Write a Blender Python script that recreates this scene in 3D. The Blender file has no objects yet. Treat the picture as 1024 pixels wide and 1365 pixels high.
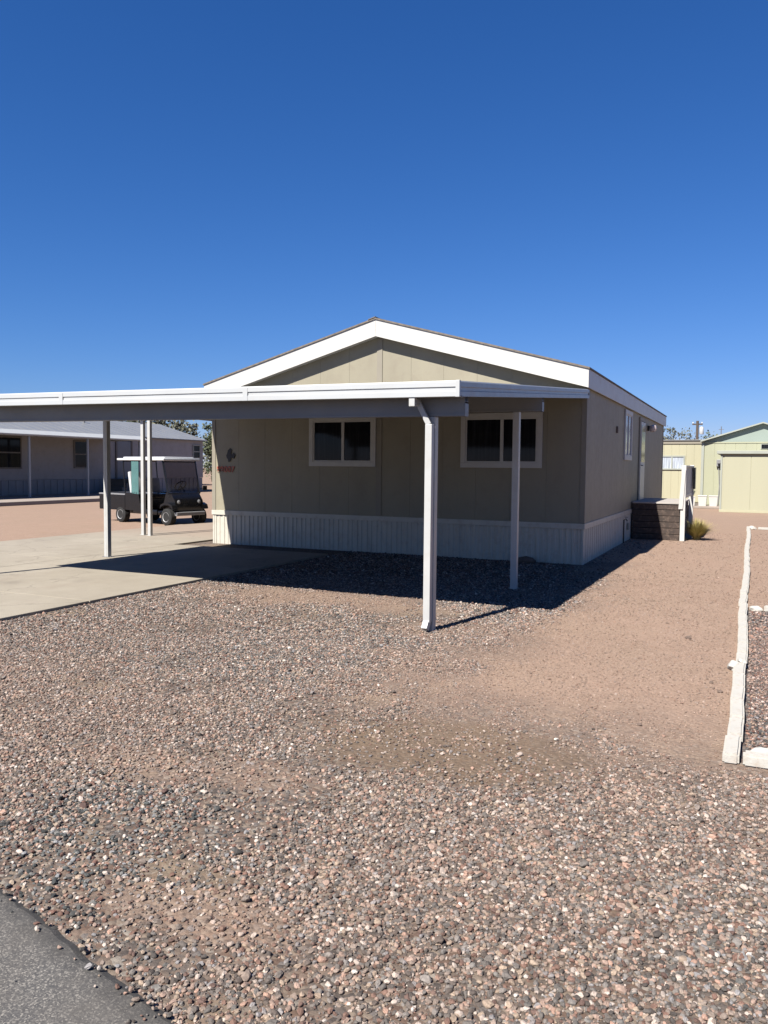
import bpy, bmesh, math, random
import numpy as np
from mathutils import Vector, Matrix, noise
random.seed(7); RNG = np.random.default_rng(11)
S = bpy.context.scene
COL = S.collection
R = math.radians

# ------------------------------------------------------------------ materials
def new_mat(name):
    m = bpy.data.materials.new(name); m.use_nodes = True
    nt = m.node_tree; b = nt.nodes['Principled BSDF']
    return m, nt, b

K = .52      # reflectance scale: the photograph is exposed so that pale surfaces read bright
def N(nt, t, **k):
    n = nt.nodes.new(t)
    for a, v in k.items():
        if a in n.inputs.keys(): n.inputs[a].default_value = v
        else: setattr(n, a, v)
    return n

def mix(nt, fac, a, b, mode='MIX'):
    n = nt.nodes.new('ShaderNodeMix'); n.data_type = 'RGBA'; n.blend_type = mode
    for sock, v in ((n.inputs[0], fac), (n.inputs[6], a), (n.inputs[7], b)):
        if isinstance(v, bpy.types.NodeSocket): nt.links.new(v, sock)
        elif isinstance(v, (int, float)): sock.default_value = v
        else: sock.default_value = (*[c * K for c in v], 1)
    return n.outputs[2]

def math_n(nt, op, a, b=0.0, c=0.0, clamp=False):
    n = nt.nodes.new('ShaderNodeMath'); n.operation = op; n.use_clamp = clamp
    for s, v in zip(n.inputs, (a, b, c)):
        if isinstance(v, bpy.types.NodeSocket): nt.links.new(v, s)
        else: s.default_value = v
    return n.outputs[0]

def ramp(nt, fac, stops):
    n = nt.nodes.new('ShaderNodeValToRGB'); nt.links.new(fac, n.inputs[0])
    e = n.color_ramp.elements
    while len(e) < len(stops): e.new(0.5)
    for el, (p, c) in zip(e, stops):
        el.position = p; el.color = (c, c, c, 1) if isinstance(c, (int, float)) else (*c, 1)
    return n.outputs[0]

def coords(nt, kind='Object', scale=(1, 1, 1)):
    tc = N(nt, 'ShaderNodeTexCoord'); mp = N(nt, 'ShaderNodeMapping'); mp.inputs['Scale'].default_value = scale
    nt.links.new(tc.outputs[kind], mp.inputs[0]); return mp.outputs[0]

def noise_n(nt, co, scale, detail=4, rough=.55):
    n = N(nt, 'ShaderNodeTexNoise', Scale=scale, Detail=detail, Roughness=rough)
    nt.links.new(co, n.inputs['Vector']); return n.outputs[0]

def bump(nt, b, h, strength, dist):
    n = N(nt, 'ShaderNodeBump', Strength=strength, Distance=dist)
    nt.links.new(h, n.inputs['Height']); nt.links.new(n.outputs[0], b.inputs['Normal'])

def paint(name, col, rough=.5, var=.12, scale=3.0, dirt=None, dirt_amt=.35, streak=False, metal=0.0, bmp=.0, spec=None):
    """painted or coated surface with faint mottling, fine grain and optional dirt"""
    m, nt, b = new_mat(name)
    co = coords(nt, 'Object', (1, 1, .12) if streak else (1, 1, 1))
    n1 = noise_n(nt, co, scale, 5)
    lo = tuple(c * (1 - var) for c in col); hi = tuple(min(1, c * (1 + var)) for c in col)
    c = mix(nt, ramp(nt, n1, [(.3, 0.0), (.7, 1.0)]), lo, hi)
    if dirt:
        n2 = noise_n(nt, coords(nt, 'Object'), scale * 2.3, 6, .7)
        c = mix(nt, math_n(nt, 'MULTIPLY', ramp(nt, n2, [(.5, 0.0), (.72, 1.0)]), dirt_amt), c, dirt)
    nt.links.new(c, b.inputs['Base Color'])
    n3 = noise_n(nt, coords(nt, 'Object'), scale * 5, 3)
    nt.links.new(math_n(nt, 'MULTIPLY_ADD', n3, .25, rough - .12), b.inputs['Roughness'])
    b.inputs['Metallic'].default_value = metal
    if bmp: bump(nt, b, noise_n(nt, coords(nt, 'Object'), 60, 4), .35, bmp)
    return m

M = {}
M['siding'] = paint('siding_paint', (.36, .325, .235), .62, .08, 1.3, (.27, .22, .16), .4, streak=True, bmp=.002)
M['seam'] = paint('seam_paint', (.33, .295, .23), .6, .06, 2)
M['trim'] = paint('white_trim', (.72, .705, .67), .45, .04, 2.0, (.55, .49, .40), .25)
M['skirt'] = paint('skirt_vinyl', (.70, .66, .57), .5, .06, 2.5, (.46, .37, .28), .45, streak=True)
M['alu'] = paint('white_aluminium', (.60, .62, .63), .36, .04, 2.0, (.6, .56, .5), .25)
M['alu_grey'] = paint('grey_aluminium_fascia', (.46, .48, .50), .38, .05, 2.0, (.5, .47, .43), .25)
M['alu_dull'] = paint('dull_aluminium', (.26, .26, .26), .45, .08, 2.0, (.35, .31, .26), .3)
M['post'] = paint('post_enamel', (.60, .60, .585), .38, .05, 3.0, (.5, .44, .36), .35)
M['frame'] = paint('window_frame_paint', (.70, .69, .66), .5, .05, 3, (.5, .45, .38), .2)
M['shingle'] = paint('roof_shingle', (.20, .17, .145), .9, .3, 14, bmp=.004)
M['drip'] = paint('drip_edge', (.22, .19, .16), .6, .1, 5)
M['black'] = paint('black_plastic', (.006, .006, .007), .3, .2, 5, (.03, .026, .02), .12)
M['black_iron'] = paint('black_iron', (.02, .02, .02), .6, .2, 8)
M['rubber'] = paint('tyre_rubber', (.010, .010, .010), .85, .2, 9, (.05, .04, .032), .25)
M['rim'] = paint('wheel_rim', (.55, .55, .56), .4, .08, 5)
M['grey_plastic'] = paint('grey_plastic', (.30, .30, .31), .5, .1, 6, (.25, .2, .16), .3)
M['white_plastic'] = paint('white_plastic', (.82, .83, .84), .3, .03, 3)
M['teal'] = paint('teal_vinyl', (.11, .24, .235), .3, .12, 3)
M['digit'] = paint('red_digit', (.50, .12, .07), .5, .1, 9)
M['deckwood'] = paint('brown_planks', (.06, .038, .028), .8, .28, 5, (.34, .24, .18), .5, bmp=.004)
M['decktop'] = paint('deck_top', (.50, .46, .42), .7, .08, 4, (.5, .4, .32), .3)
M['bark'] = paint('bark', (.13, .095, .07), .9, .3, 8, bmp=.01)
M['polewood'] = paint('pole_wood', (.11, .085, .07), .9, .25, 5)
M['cream_wall'] = paint('cream_wall', (.53, .50, .34), .7, .06, 1.2, (.5, .45, .3), .2, streak=True)
M['green_wall'] = paint('pale_green_wall', (.46, .465, .32), .7, .05, 1.2, (.45, .45, .32), .2, streak=True)
M['green_gable'] = paint('green_gable', (.34, .41, .36), .7, .05, 1.2)
M['shed_wall'] = paint('shed_panel', (.49, .475, .335), .65, .04, 1.0, (.5, .47, .33), .2, streak=True)
M['greytrim'] = paint('grey_green_trim', (.42, .44, .38), .6, .06, 2)
M['lilac_wall'] = paint('lilac_grey_wall', (.50, .475, .46), .7, .06, 1.5, (.24, .20, .18), .25, streak=True)
M['blue_skirt'] = paint('blue_grey_skirting', (.36, .355, .36), .6, .08, 2.0, (.2, .18, .17), .3, streak=True)
M['metal_roof'] = paint('pale_metal_roof', (.26, .268, .28), .4, .07, 1.0, (.4, .38, .36), .3)
M['stonewhite'] = paint('white_painted_stone', (.60, .575, .52), .75, .06, 9, (.44, .34, .26), .55, bmp=.006)
M['rock'] = paint('brown_rock', (.17, .12, .095), .9, .3, 12, bmp=.01)
M['pipe'] = paint('galvanised_pipe', (.35, .35, .36), .4, .1, 6, metal=.5)
M['lampglass'] = paint('frosted_lamp_glass', (.72, .60, .58), .25, .03, 3)

def glass_dark(name, col=(.012, .013, .016), rough=.06, curtain=False):
    m, nt, b = new_mat(name)
    b.inputs['Roughness'].default_value = rough; b.inputs['Specular IOR Level'].default_value = .16
    if curtain:
        co = coords(nt, 'Object', (1, 1, 1))
        w = noise_n(nt, coords(nt, 'Object', (9, 9, .4)), 2.5, 3)
        c = mix(nt, ramp(nt, w, [(.45, 0.0), (.75, 1.0)]), col, tuple(k * 2.2 + .006 for k in col))
        nt.links.new(c, b.inputs['Base Color'])
    else: b.inputs['Base Color'].default_value = (*col, 1)
    return m
M['glass'] = glass_dark('dark_window_glass', curtain=True)
M['glass_pale'] = glass_dark('blind_behind_glass', (.42, .46, .52), .12, True)
M['glass_reflect'] = glass_dark('storm_glass_olive_reflection', (.20, .19, .10), .15, True)  # olive reflection put into the pane colour

def clear_glass(name, tint):
    m, nt, b = new_mat(name)
    t = N(nt, 'ShaderNodeBsdfTransparent'); t.inputs[0].default_value = (*tint, 1)
    g = N(nt, 'ShaderNodeBsdfGlossy'); g.inputs['Roughness'].default_value = .05
    mx = N(nt, 'ShaderNodeMixShader'); mx.inputs[0].default_value = .07
    nt.links.new(t.outputs[0], mx.inputs[1]); nt.links.new(g.outputs[0], mx.inputs[2])
    nt.links.new(mx.outputs[0], nt.nodes['Material Output'].inputs[0]); return m
M['windshield'] = clear_glass('tinted_windshield', (.72, .70, .70))

def leaf_mat(name, c1, c2, tr=.25):
    m, nt, b = new_mat(name)
    n = noise_n(nt, coords(nt, 'Object'), 1.7, 4)
    g = N(nt, 'ShaderNodeNewGeometry')
    f = math_n(nt, 'ADD', math_n(nt, 'MULTIPLY', n, .7), math_n(nt, 'MULTIPLY', g.outputs['Random Per Island'], .5))
    nt.links.new(mix(nt, ramp(nt, f, [(.3, 0.0), (.85, 1.0)]), c1, c2), b.inputs['Base Color'])
    b.inputs['Roughness'].default_value = .65
    return m
M['leaf'] = leaf_mat('tree_leaves', (.03, .045, .018), (.11, .13, .05))
M['leaf_dusty'] = leaf_mat('dusty_leaves', (.07, .075, .05), (.17, .17, .11))
M['drygrass'] = leaf_mat('yellow_bunch_grass', (.30, .26, .06), (.75, .62, .25))
M['pot_leaf'] = leaf_mat('pot_leaves', (.12, .14, .07), (.40, .42, .30))

# ---------------------------------------------------------------- ground masks (shared by shader and scatter)
def sstep(a, b, x):
    t = np.clip((x - a) / (b - a), 0, 1); return t * t * (3 - 2 * t)

PATCHES = [(-2.3, -5.0, 1.9, .65, .6), (-.45, -10.1, .45, .22, .42), (.20, -9.95, .40, .2, .36), (.75, -11.1, .45, .16, .5), (.05, -6.1, .8, .5, .45), (.9, -7.6, 1.3, 1.0, .5)]
def ground_material():
    m, nt, b = new_mat('gravel_and_dirt_ground')
    tc = N(nt, 'ShaderNodeTexCoord'); co = tc.outputs['Object']
    sx = N(nt, 'ShaderNodeSeparateXYZ'); nt.links.new(co, sx.inputs[0])
    X, Y = sx.outputs[0], sx.outputs[1]
    big = noise_n(nt, co, .8, 5, .6); med = noise_n(nt, co, 3.5, 6, .65); fine = noise_n(nt, co, 45, 5, .7)
    wob = math_n(nt, 'MULTIPLY_ADD', big, 2.4, -1.2)
    Xw = math_n(nt, 'ADD', X, wob); Yw = math_n(nt, 'ADD', Y, wob)
    def ss(v, a, c):
        n = N(nt, 'ShaderNodeMapRange'); n.interpolation_type = 'SMOOTHSTEP'
        n.inputs['From Min'].default_value = a; n.inputs['From Max'].default_value = c
        nt.links.new(v, n.inputs['Value']); return n.outputs[0]
    # fine pink decomposed granite: right-hand strip and everything behind; coarse gravel in the front yard
    pinkR = math_n(nt, 'MULTIPLY', ss(Xw, -.3, 1.1), ss(Yw, -9.4, -7.6))
    pinkL = ss(math_n(nt, 'MULTIPLY', X, -1.0), 11.0, 11.4)
    pinkB = ss(Y, .3, 1.0)
    pink = math_n(nt, 'MAXIMUM', math_n(nt, 'MAXIMUM', pinkR, pinkL), pinkB)
    # bed to the right of the white edging: dark gravel up to the cross edging
    bed = math_n(nt, 'MULTIPLY', math_n(nt, 'MULTIPLY', ss(X, 2.47, 2.49), ss(Y, -8.66, -8.62)), math_n(nt, 'SUBTRACT', 1.0, ss(Y, -3.40, -3.36)))
    pink = math_n(nt, 'MULTIPLY', pink, math_n(nt, 'SUBTRACT', 1.0, bed))
    # bare sandy patches in the gravel
    patch = ramp(nt, noise_n(nt, co, 1.6, 4, .6), [(.54, 0.0), (.68, 1.0)])
    for px_, py_, ra, rb, amt in PATCHES:
        ux = math_n(nt, 'DIVIDE', math_n(nt, 'SUBTRACT', X, px_), ra); uy = math_n(nt, 'DIVIDE', math_n(nt, 'SUBTRACT', Y, py_), rb)
        q_ = math_n(nt, 'ADD', math_n(nt, 'MULTIPLY', ux, ux), math_n(nt, 'MULTIPLY', uy, uy))
        q_ = math_n(nt, 'ADD', q_, math_n(nt, 'MULTIPLY_ADD', med, 2.0, -1.0))
        q_ = math_n(nt, 'MULTIPLY', math_n(nt, 'SUBTRACT', 1.0, ss(q_, .2, 1.5)), amt)
        pink = math_n(nt, 'MAXIMUM', pink, q_)
    # colours
    v = N(nt, 'ShaderNodeTexVoronoi', Scale=42.0); nt.links.new(co, v.inputs['Vector'])
    vs = N(nt, 'ShaderNodeSeparateColor'); nt.links.new(v.outputs['Color'], vs.inputs[0])
    stones = nt.nodes.new('ShaderNodeValToRGB'); nt.links.new(vs.outputs[0], stones.inputs[0])
    cr = stones.color_ramp; cr.interpolation = 'CONSTANT'
    pal = [(.0, (.07, .07, .075)), (.14, (.14, .125, .12)), (.30, (.20, .16, .135)), (.48, (.26, .19, .155)), (.62, (.16, .10, .08)), (.74, (.32, .26, .21)), (.86, (.20, .19, .19)), (.94, (.42, .38, .33))]
    while len(cr.elements) < len(pal): cr.elements.new(.5)
    for e, (p, c) in zip(cr.elements, pal): e.position = p; e.color = (*[q * K for q in c], 1)
    sand = mix(nt, ramp(nt, med, [(.3, 0.0), (.7, 1.0)]), (.13, .092, .066), (.21, .15, .105))
    gravel = mix(nt, .62, sand, stones.outputs[0])
    gravel = mix(nt, math_n(nt, 'MULTIPLY', patch, .75), gravel, (.30, .225, .155))
    v2 = N(nt, 'ShaderNodeTexVoronoi', Scale=75.0); nt.links.new(co, v2.inputs['Vector'])
    v2s = N(nt, 'ShaderNodeSeparateColor'); nt.links.new(v2.outputs['Color'], v2s.inputs[0])
    grit = mix(nt, ramp(nt, v2s.outputs[1], [(.0, 0.0), (1.0, 1.0)]), (.19, .12, .088), (.44, .30, .225))
    pk = mix(nt, ramp(nt, med, [(.3, 0.0), (.72, 1.0)]), (.425, .295, .215), (.52, .375, .285))
    pk = mix(nt, ramp(nt, big, [(.4, 0.0), (.65, .5)]), pk, (.41, .31, .225))
    pk = mix(nt, .45, pk, grit)
    far = mix(nt, ramp(nt, noise_n(nt, coords(nt, 'Object', (.25, 1.4, 1)), 1.1, 5), [(.42, 0.0), (.62, .55)]), pk, (.37, .26, .195))
    pk = mix(nt, ss(Y, 1, 9), pk, far)
    c = mix(nt, pink, gravel, pk)
    bedc = mix(nt, .6, (.10, .08, .075), stones.outputs[0])
    c = mix(nt, bed, c, bedc)
    # brown damp-looking sandy patch in the middle of the yard
    dx = math_n(nt, 'DIVIDE', math_n(nt, 'SUBTRACT', X, .95), .95); dy = math_n(nt, 'DIVIDE', math_n(nt, 'SUBTRACT', Y, -9.15), .55)
    rr = math_n(nt, 'ADD', math_n(nt, 'MULTIPLY', dx, dx), math_n(nt, 'MULTIPLY', dy, dy))
    rr = math_n(nt, 'ADD', rr, math_n(nt, 'MULTIPLY_ADD', med, 1.6, -.8))
    br = math_n(nt, 'SUBTRACT', 1.0, ss(rr, .3, 1.3))
    c = mix(nt, math_n(nt, 'MULTIPLY', br, .7), c, (.21, .145, .095))
    c = mix(nt, math_n(nt, 'MULTIPLY', ramp(nt, fine, [(.35, 1.0), (.5, 0.0)]), .3), c, (.09, .062, .046))
    nt.links.new(c, b.inputs['Base Color']); b.inputs['Roughness'].default_value = .95
    b.inputs['Specular IOR Level'].default_value = .2
    h = math_n(nt, 'ADD', math_n(nt, 'MULTIPLY', v.outputs['Distance'], -.6), math_n(nt, 'MULTIPLY', fine, .8))
    bump(nt, b, h, .8, .012)
    return m

def concrete_material():
    m, nt, b = new_mat('drive_concrete')
    tc = N(nt, 'ShaderNodeTexCoord'); co = tc.outputs['Object']
    n1 = noise_n(nt, co, .7, 6, .65); n2 = noise_n(nt, co, 5, 6, .7); n3 = noise_n(nt, co, 90, 3, .6)
    c = mix(nt, ramp(nt, n1, [(.35, 0.0), (.65, 1.0)]), (.35, .305, .235), (.44, .39, .31))
    c = mix(nt, math_n(nt, 'MULTIPLY', ramp(nt, n2, [(.5, 0.0), (.7, 1.0)]), .3), c, (.29, .24, .19))
    c = mix(nt, math_n(nt, 'MULTIPLY', ramp(nt, n3, [(.35, 1.0), (.5, 0.0)]), .35), c, (.24, .205, .17))
    st = noise_n(nt, coords(nt, 'Object', (.9, .25, 1)), 1.6, 4)
    c = mix(nt, math_n(nt, 'MULTIPLY', ramp(nt, st, [(.58, 0.0), (.7, 1.0)]), .35), c, (.30, .235, .18))
    sx = N(nt, 'ShaderNodeSeparateXYZ'); nt.links.new(co, sx.inputs[0])
    # pinkish dirt blown over the back of the slab
    mr = N(nt, 'ShaderNodeMapRange'); mr.interpolation_type = 'SMOOTHSTEP'
    mr.inputs['From Min'].default_value = -.8; mr.inputs['From Max'].default_value = 2.5
    nt.links.new(math_n(nt, 'ADD', sx.outputs[1], math_n(nt, 'MULTIPLY_ADD', n1, 3.0, -1.5)), mr.inputs['Value'])
    c = mix(nt, math_n(nt, 'MULTIPLY', mr.outputs[0], .75), c, (.36, .265, .20))
    wc = N(nt, 'ShaderNodeVectorMath', operation='ADD'); nz_ = N(nt, 'ShaderNodeTexNoise', Scale=2.5, Detail=5.0); nt.links.new(co, nz_.inputs['Vector'])
    sc_ = N(nt, 'ShaderNodeVectorMath', operation='SCALE'); sc_.inputs['Scale'].default_value = .45; nt.links.new(nz_.outputs['Color'], sc_.inputs[0])
    nt.links.new(co, wc.inputs[0]); nt.links.new(sc_.outputs[0], wc.inputs[1])
    cv = N(nt, 'ShaderNodeTexVoronoi', Scale=.42); cv.feature = 'DISTANCE_TO_EDGE'; nt.links.new(wc.outputs[0], cv.inputs['Vector'])
    crack = ramp(nt, cv.outputs['Distance'], [(.0, 1.0), (.006, 0.0)])
    c = mix(nt, math_n(nt, 'MULTIPLY', crack, .45), c, (.16, .13, .10))
    ov = N(nt, 'ShaderNodeTexVoronoi', Scale=.9); nt.links.new(wc.outputs[0], ov.inputs['Vector'])
    c = mix(nt, math_n(nt, 'MULTIPLY', ramp(nt, ov.outputs['Distance'], [(.05, 1.0), (.2, 0.0)]), .28), c, (.17, .14, .115))
    nt.links.new(c, b.inputs['Base Color']); b.inputs['Roughness'].default_value = .88
    bump(nt, b, math_n(nt, 'ADD', n3, n2), .3, .004)
    return m

def asphalt_material():
    m, nt, b = new_mat('asphalt')
    tc = N(nt, 'ShaderNodeTexCoord'); co = tc.outputs['Object']
    v = N(nt, 'ShaderNodeTexVoronoi', Scale=210.0); nt.links.new(co, v.inputs['Vector'])
    vs = N(nt, 'ShaderNodeSeparateColor'); nt.links.new(v.outputs['Color'], vs.inputs[0])
    n = noise_n(nt, co, 4, 5, .6)
    agg = ramp(nt, vs.outputs[0], [(.0, (.035, .034, .035)), (.5, (.06, .057, .054)), (.8, (.10, .093, .085)), (1., (.19, .175, .155))])
    c = mix(nt, ramp(nt, n, [(.35, 0.0), (.7, .6)]), agg, (.13, .115, .10))
    sx = N(nt, 'ShaderNodeSeparateXYZ'); nt.links.new(co, sx.inputs[0])
    # tar-dark ragged edge band: distance to the edge line
    d = math_n(nt, 'SUBTRACT', math_n(nt, 'MULTIPLY_ADD', sx.outputs[0], -.272, -10.86), sx.outputs[1])
    d = math_n(nt, 'ADD', d, math_n(nt, 'MULTIPLY_ADD', noise_n(nt, co, 14, 4), .16, -.5))
    band = ramp(nt, d, [(.02, 1.0), (.13, 0.0)])
    c = mix(nt, math_n(nt, 'MULTIPLY', band, .75), c, (.035, .033, .032))
    nt.links.new(c, b.inputs['Base Color']); b.inputs['Roughness'].default_value = .9
    bump(nt, b, vs.outputs[1], .7, .006)
    return m

# ------------------------------------------------------------------ geometry helper
class B:
    def __init__(s): s.bm = bmesh.new()
    def box(s, x0, x1, y0, y1, z0, z1, bev=0.0, mtx=None):
        v = [s.bm.verts.new((x, y, z)) for z in (z0, z1) for y in (y0, y1) for x in (x0, x1)]
        f = [s.bm.faces.new([v[i] for i in q]) for q in ((0, 2, 3, 1), (4, 5, 7, 6), (0, 1, 5, 4), (2, 6, 7, 3), (0, 4, 6, 2), (1, 3, 7, 5))]
        vs = v
        if bev:
            es = list({e for q in f for e in q.edges})
            r = bmesh.ops.bevel(s.bm, geom=es, offset=bev, segments=2, affect='EDGES', profile=.6)
            vs = list({w for q in r['faces'] for w in q.verts})
        if mtx: bmesh.ops.transform(s.bm, matrix=mtx, verts=vs)
        return s
    def prism(s, pts, axis, a, b):
        """extrude a 2-D outline along an axis (0 x, 1 y, 2 z) from a to b"""
        def P(u, v, w):
            return ((w, u, v), (u, w, v), (u, v, w))[axis]
        lo = [s.bm.verts.new(P(u, v, a)) for u, v in pts]; hi = [s.bm.verts.new(P(u, v, b)) for u, v in pts]
        s.bm.faces.new(lo); s.bm.faces.new(hi[::-1]); n = len(pts)
        for i in range(n): s.bm.faces.new((lo[i], hi[i], hi[(i + 1) % n], lo[(i + 1) % n]))
        return s
    def hull8(s, p):
        v = [s.bm.verts.new(q) for q in p]
        for q in ((0, 2, 3, 1), (4, 5, 7, 6), (0, 1, 5, 4), (2, 6, 7, 3), (0, 4, 6, 2), (1, 3, 7, 5)): s.bm.faces.new([v[i] for i in q])
        return s
    def tube(s, pts, r, seg=10, r1=None):
        pts = [Vector(p) for p in pts]; rings = []
        for i, p in enumerate(pts):
            d = (pts[min(i + 1, len(pts) - 1)] - pts[max(i - 1, 0)]).normalized()
            a = d.orthogonal().normalized(); b = d.cross(a)
            rr = r if r1 is None else r + (r1 - r) * i / max(1, len(pts) - 1)
            if rings:
                pa = rings[-1][1]; a = (pa - d * pa.dot(d)).normalized(); b = d.cross(a)
            rings.append(([s.bm.verts.new(p + (a * math.cos(t) + b * math.sin(t)) * rr) for t in [2 * math.pi * k / seg for k in range(seg)]], a))
        for (q, _), (w, _) in zip(rings, rings[1:]):
            for k in range(seg): s.bm.faces.new((q[k], q[(k + 1) % seg], w[(k + 1) % seg], w[k]))
        s.bm.faces.new(rings[0][0][::-1]); s.bm.faces.new(rings[-1][0]); return s
    def lathe(s, prof, mtx, seg=20):
        rings = [[s.bm.verts.new(mtx @ Vector((r * math.cos(t), r * math.sin(t), z))) for t in [2 * math.pi * k / seg for k in range(seg)]] for r, z in prof]
        for q, w in zip(rings, rings[1:]):
            for k in range(seg): s.bm.faces.new((q[k], q[(k + 1) % seg], w[(k + 1) % seg], w[k]))
        s.bm.faces.new(rings[0][::-1]); s.bm.faces.new(rings[-1]); return s
    def build(s, name, m, parent=None, smooth=False, **props):
        bmesh.ops.recalc_face_normals(s.bm, faces=s.bm.faces)
        me = bpy.data.meshes.new(name); s.bm.to_mesh(me); s.bm.free()
        me.materials.append(m)
        if smooth:
            me.shade_smooth()
            me.set_sharp_from_angle(angle=R(40))
        o = bpy.data.objects.new(name, me); COL.objects.link(o)
        if parent: o.parent = parent
        for k, v in props.items(): o[k] = v
        return o

def thing(name, label, cat, loc=(0, 0, 0), rz=0.0, group=None):
    o = bpy.data.objects.new(name, None); COL.objects.link(o); o.location = loc; o.rotation_euler = (0, 0, rz)
    o.empty_display_size = .2
    o['label'] = label; o['category'] = cat
    if group: o['group'] = group
    return o
def tag(o, label, cat, group=None):
    o['label'] = label; o['category'] = cat
    if group: o['group'] = group
    return o
def copy_tree(o, parent=None):
    c = o.copy(); COL.objects.link(c); c.parent = parent
    for ch in list(o.children): copy_tree(ch, c)
    return c

# ------------------------------------------------------------------ camera (solved from the photograph)
CAM = Vector((2.5071, -13.3238, 1.6)); PITCH, ROLL, YAW, FPX = -.0566, .0092, .4334, 1057.6
r_ = Vector((math.cos(YAW), math.sin(YAW), 0)); fw = Vector((-math.sin(YAW), math.cos(YAW), 0)); zz = Vector((0, 0, 1))
up_ = -fw * math.sin(PITCH) + zz * math.cos(PITCH); F_ = fw * math.cos(PITCH) + zz * math.sin(PITCH)
RX = r_ * math.cos(ROLL) + up_ * math.sin(ROLL); UX = -r_ * math.sin(ROLL) + up_ * math.cos(ROLL)
cd = bpy.data.cameras.new('camera'); cam = bpy.data.objects.new('camera', cd); COL.objects.link(cam)
cam.matrix_world = Matrix(((RX.x, UX.x, -F_.x, CAM.x), (RX.y, UX.y, -F_.y, CAM.y), (RX.z, UX.z, -F_.z, CAM.z), (0, 0, 0, 1)))
cd.sensor_fit = 'VERTICAL'; cd.sensor_height = 36; cd.lens = FPX / 1365 * 36; cd.clip_end = 2000; cd.clip_start = .05
S.camera = cam

# ------------------------------------------------------------------ light
sun_dir = Vector((-.20, -.86, 1.0)).normalized()
sl = bpy.data.lights.new('sun', 'SUN'); sl.energy = 5.0; sl.angle = R(.53); sl.color = (1, .955, .88)
so = bpy.data.objects.new('sun', sl); COL.objects.link(so); so.rotation_euler = sun_dir.to_track_quat('Z', 'Y').to_euler()
w = bpy.data.worlds.new('World'); S.world = w; w.use_nodes = True; nt = w.node_tree
sky = nt.nodes.new('ShaderNodeTexSky'); sky.sky_type = 'NISHITA'; sky.sun_disc = False
sky.sun_elevation = math.asin(sun_dir.z); sky.sun_rotation = math.atan2(sun_dir.x, sun_dir.y)
sky.altitude = 0; sky.air_density = 1.0; sky.dust_density = 0; sky.ozone_density = 1.0
bg = nt.nodes['Background']; bg.inputs[1].default_value = .036
sp_ = nt.nodes.new('ShaderNodeSeparateColor'); cb_ = nt.nodes.new('ShaderNodeCombineColor'); nt.links.new(sky.outputs[0], sp_.inputs[0])
for i_, (mul, pw) in enumerate(((.225, 1.35), (.62, 1.0), (1.37, .90))):     # deep desert blue: grade each channel of the sky
    nt.links.new(math_n(nt, 'MULTIPLY', math_n(nt, 'POWER', sp_.outputs[i_], pw), mul), cb_.inputs[i_])
nt.links.new(cb_.outputs[0], bg.inputs[0])
S.view_settings.view_transform = 'Standard'; S.view_settings.look = 'None'; S.view_settings.gamma = 1; S.view_settings.exposure = 1.44

# ------------------------------------------------------------------ ground, road, drive
def road_edge(x): return -11.29 - .272 * (x + .01)
b = B()
xs = [-400, -60, -20, -8, 0, 8, 20, 60, 400]
gv = {}
for i, x in enumerate(xs):
    for j, y in enumerate(xs): gv[i, j] = b.bm.verts.new((x, y, 0))
for i in range(len(xs) - 1):
    for j in range(len(xs) - 1): b.bm.faces.new((gv[i, j], gv[i + 1, j], gv[i + 1, j + 1], gv[i, j + 1]))
b.build('ground', ground_material(), kind='structure')

b = B(); N_ = 700; top = []; bot = []
for i in range(N_ + 1):
    x = -14 + 22 * i / N_
    e = road_edge(x) + .012 * noise.noise(Vector((x * 2.3, 0, 0))) + .012 * noise.noise(Vector((x * 9, 3, 0))) + .008 * noise.noise(Vector((x * 31, 3, 0)))
    top.append((b.bm.verts.new((x, e, .002)), b.bm.verts.new((x, e - .03, .016)), b.bm.verts.new((x, e - 13, .02))))
for p, q in zip(top, top[1:]):
    for k in (0, 1): b.bm.faces.new((p[k], p[k + 1], q[k + 1], q[k]))
b.build('road', asphalt_material(), kind='structure')

# concrete drive: slabs with joints between them
b = B(); ST = .035
def slab(x0, x1, y0, y1): b.box(x0, x1, y0, y1, -.05, ST, .008)
xj = [-11.2, -7.78, -4.35]; yj = [-9.55, -6.53, -3.6, -.85]
for a, c in zip(xj, xj[1:]):
    for d, e in zip(yj, yj[1:]):
        slab(a + .006, c - .006, d + .006, e - .006)
slab(-11.2, -7.85, -.844, 2.0); slab(-11.2, -7.85, 2.012, 5.4)
b.build('driveway', concrete_material(), kind='structure')

# ------------------------------------------------------------------ the beige mobile home
W, L, SK, WT = 7.54, 12.4, .69, 2.97      # width, length, skirting height, side wall height
RX0 = -W / 2
def rake(x): return 4.27 - .2745 * abs(x - RX0)       # top of rake fascia
home = thing('mobile_home', 'beige single-storey mobile home with white gable trim behind the carport', 'mobile home', (0, 0, 0))
b = B()
gap = .0028
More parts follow.
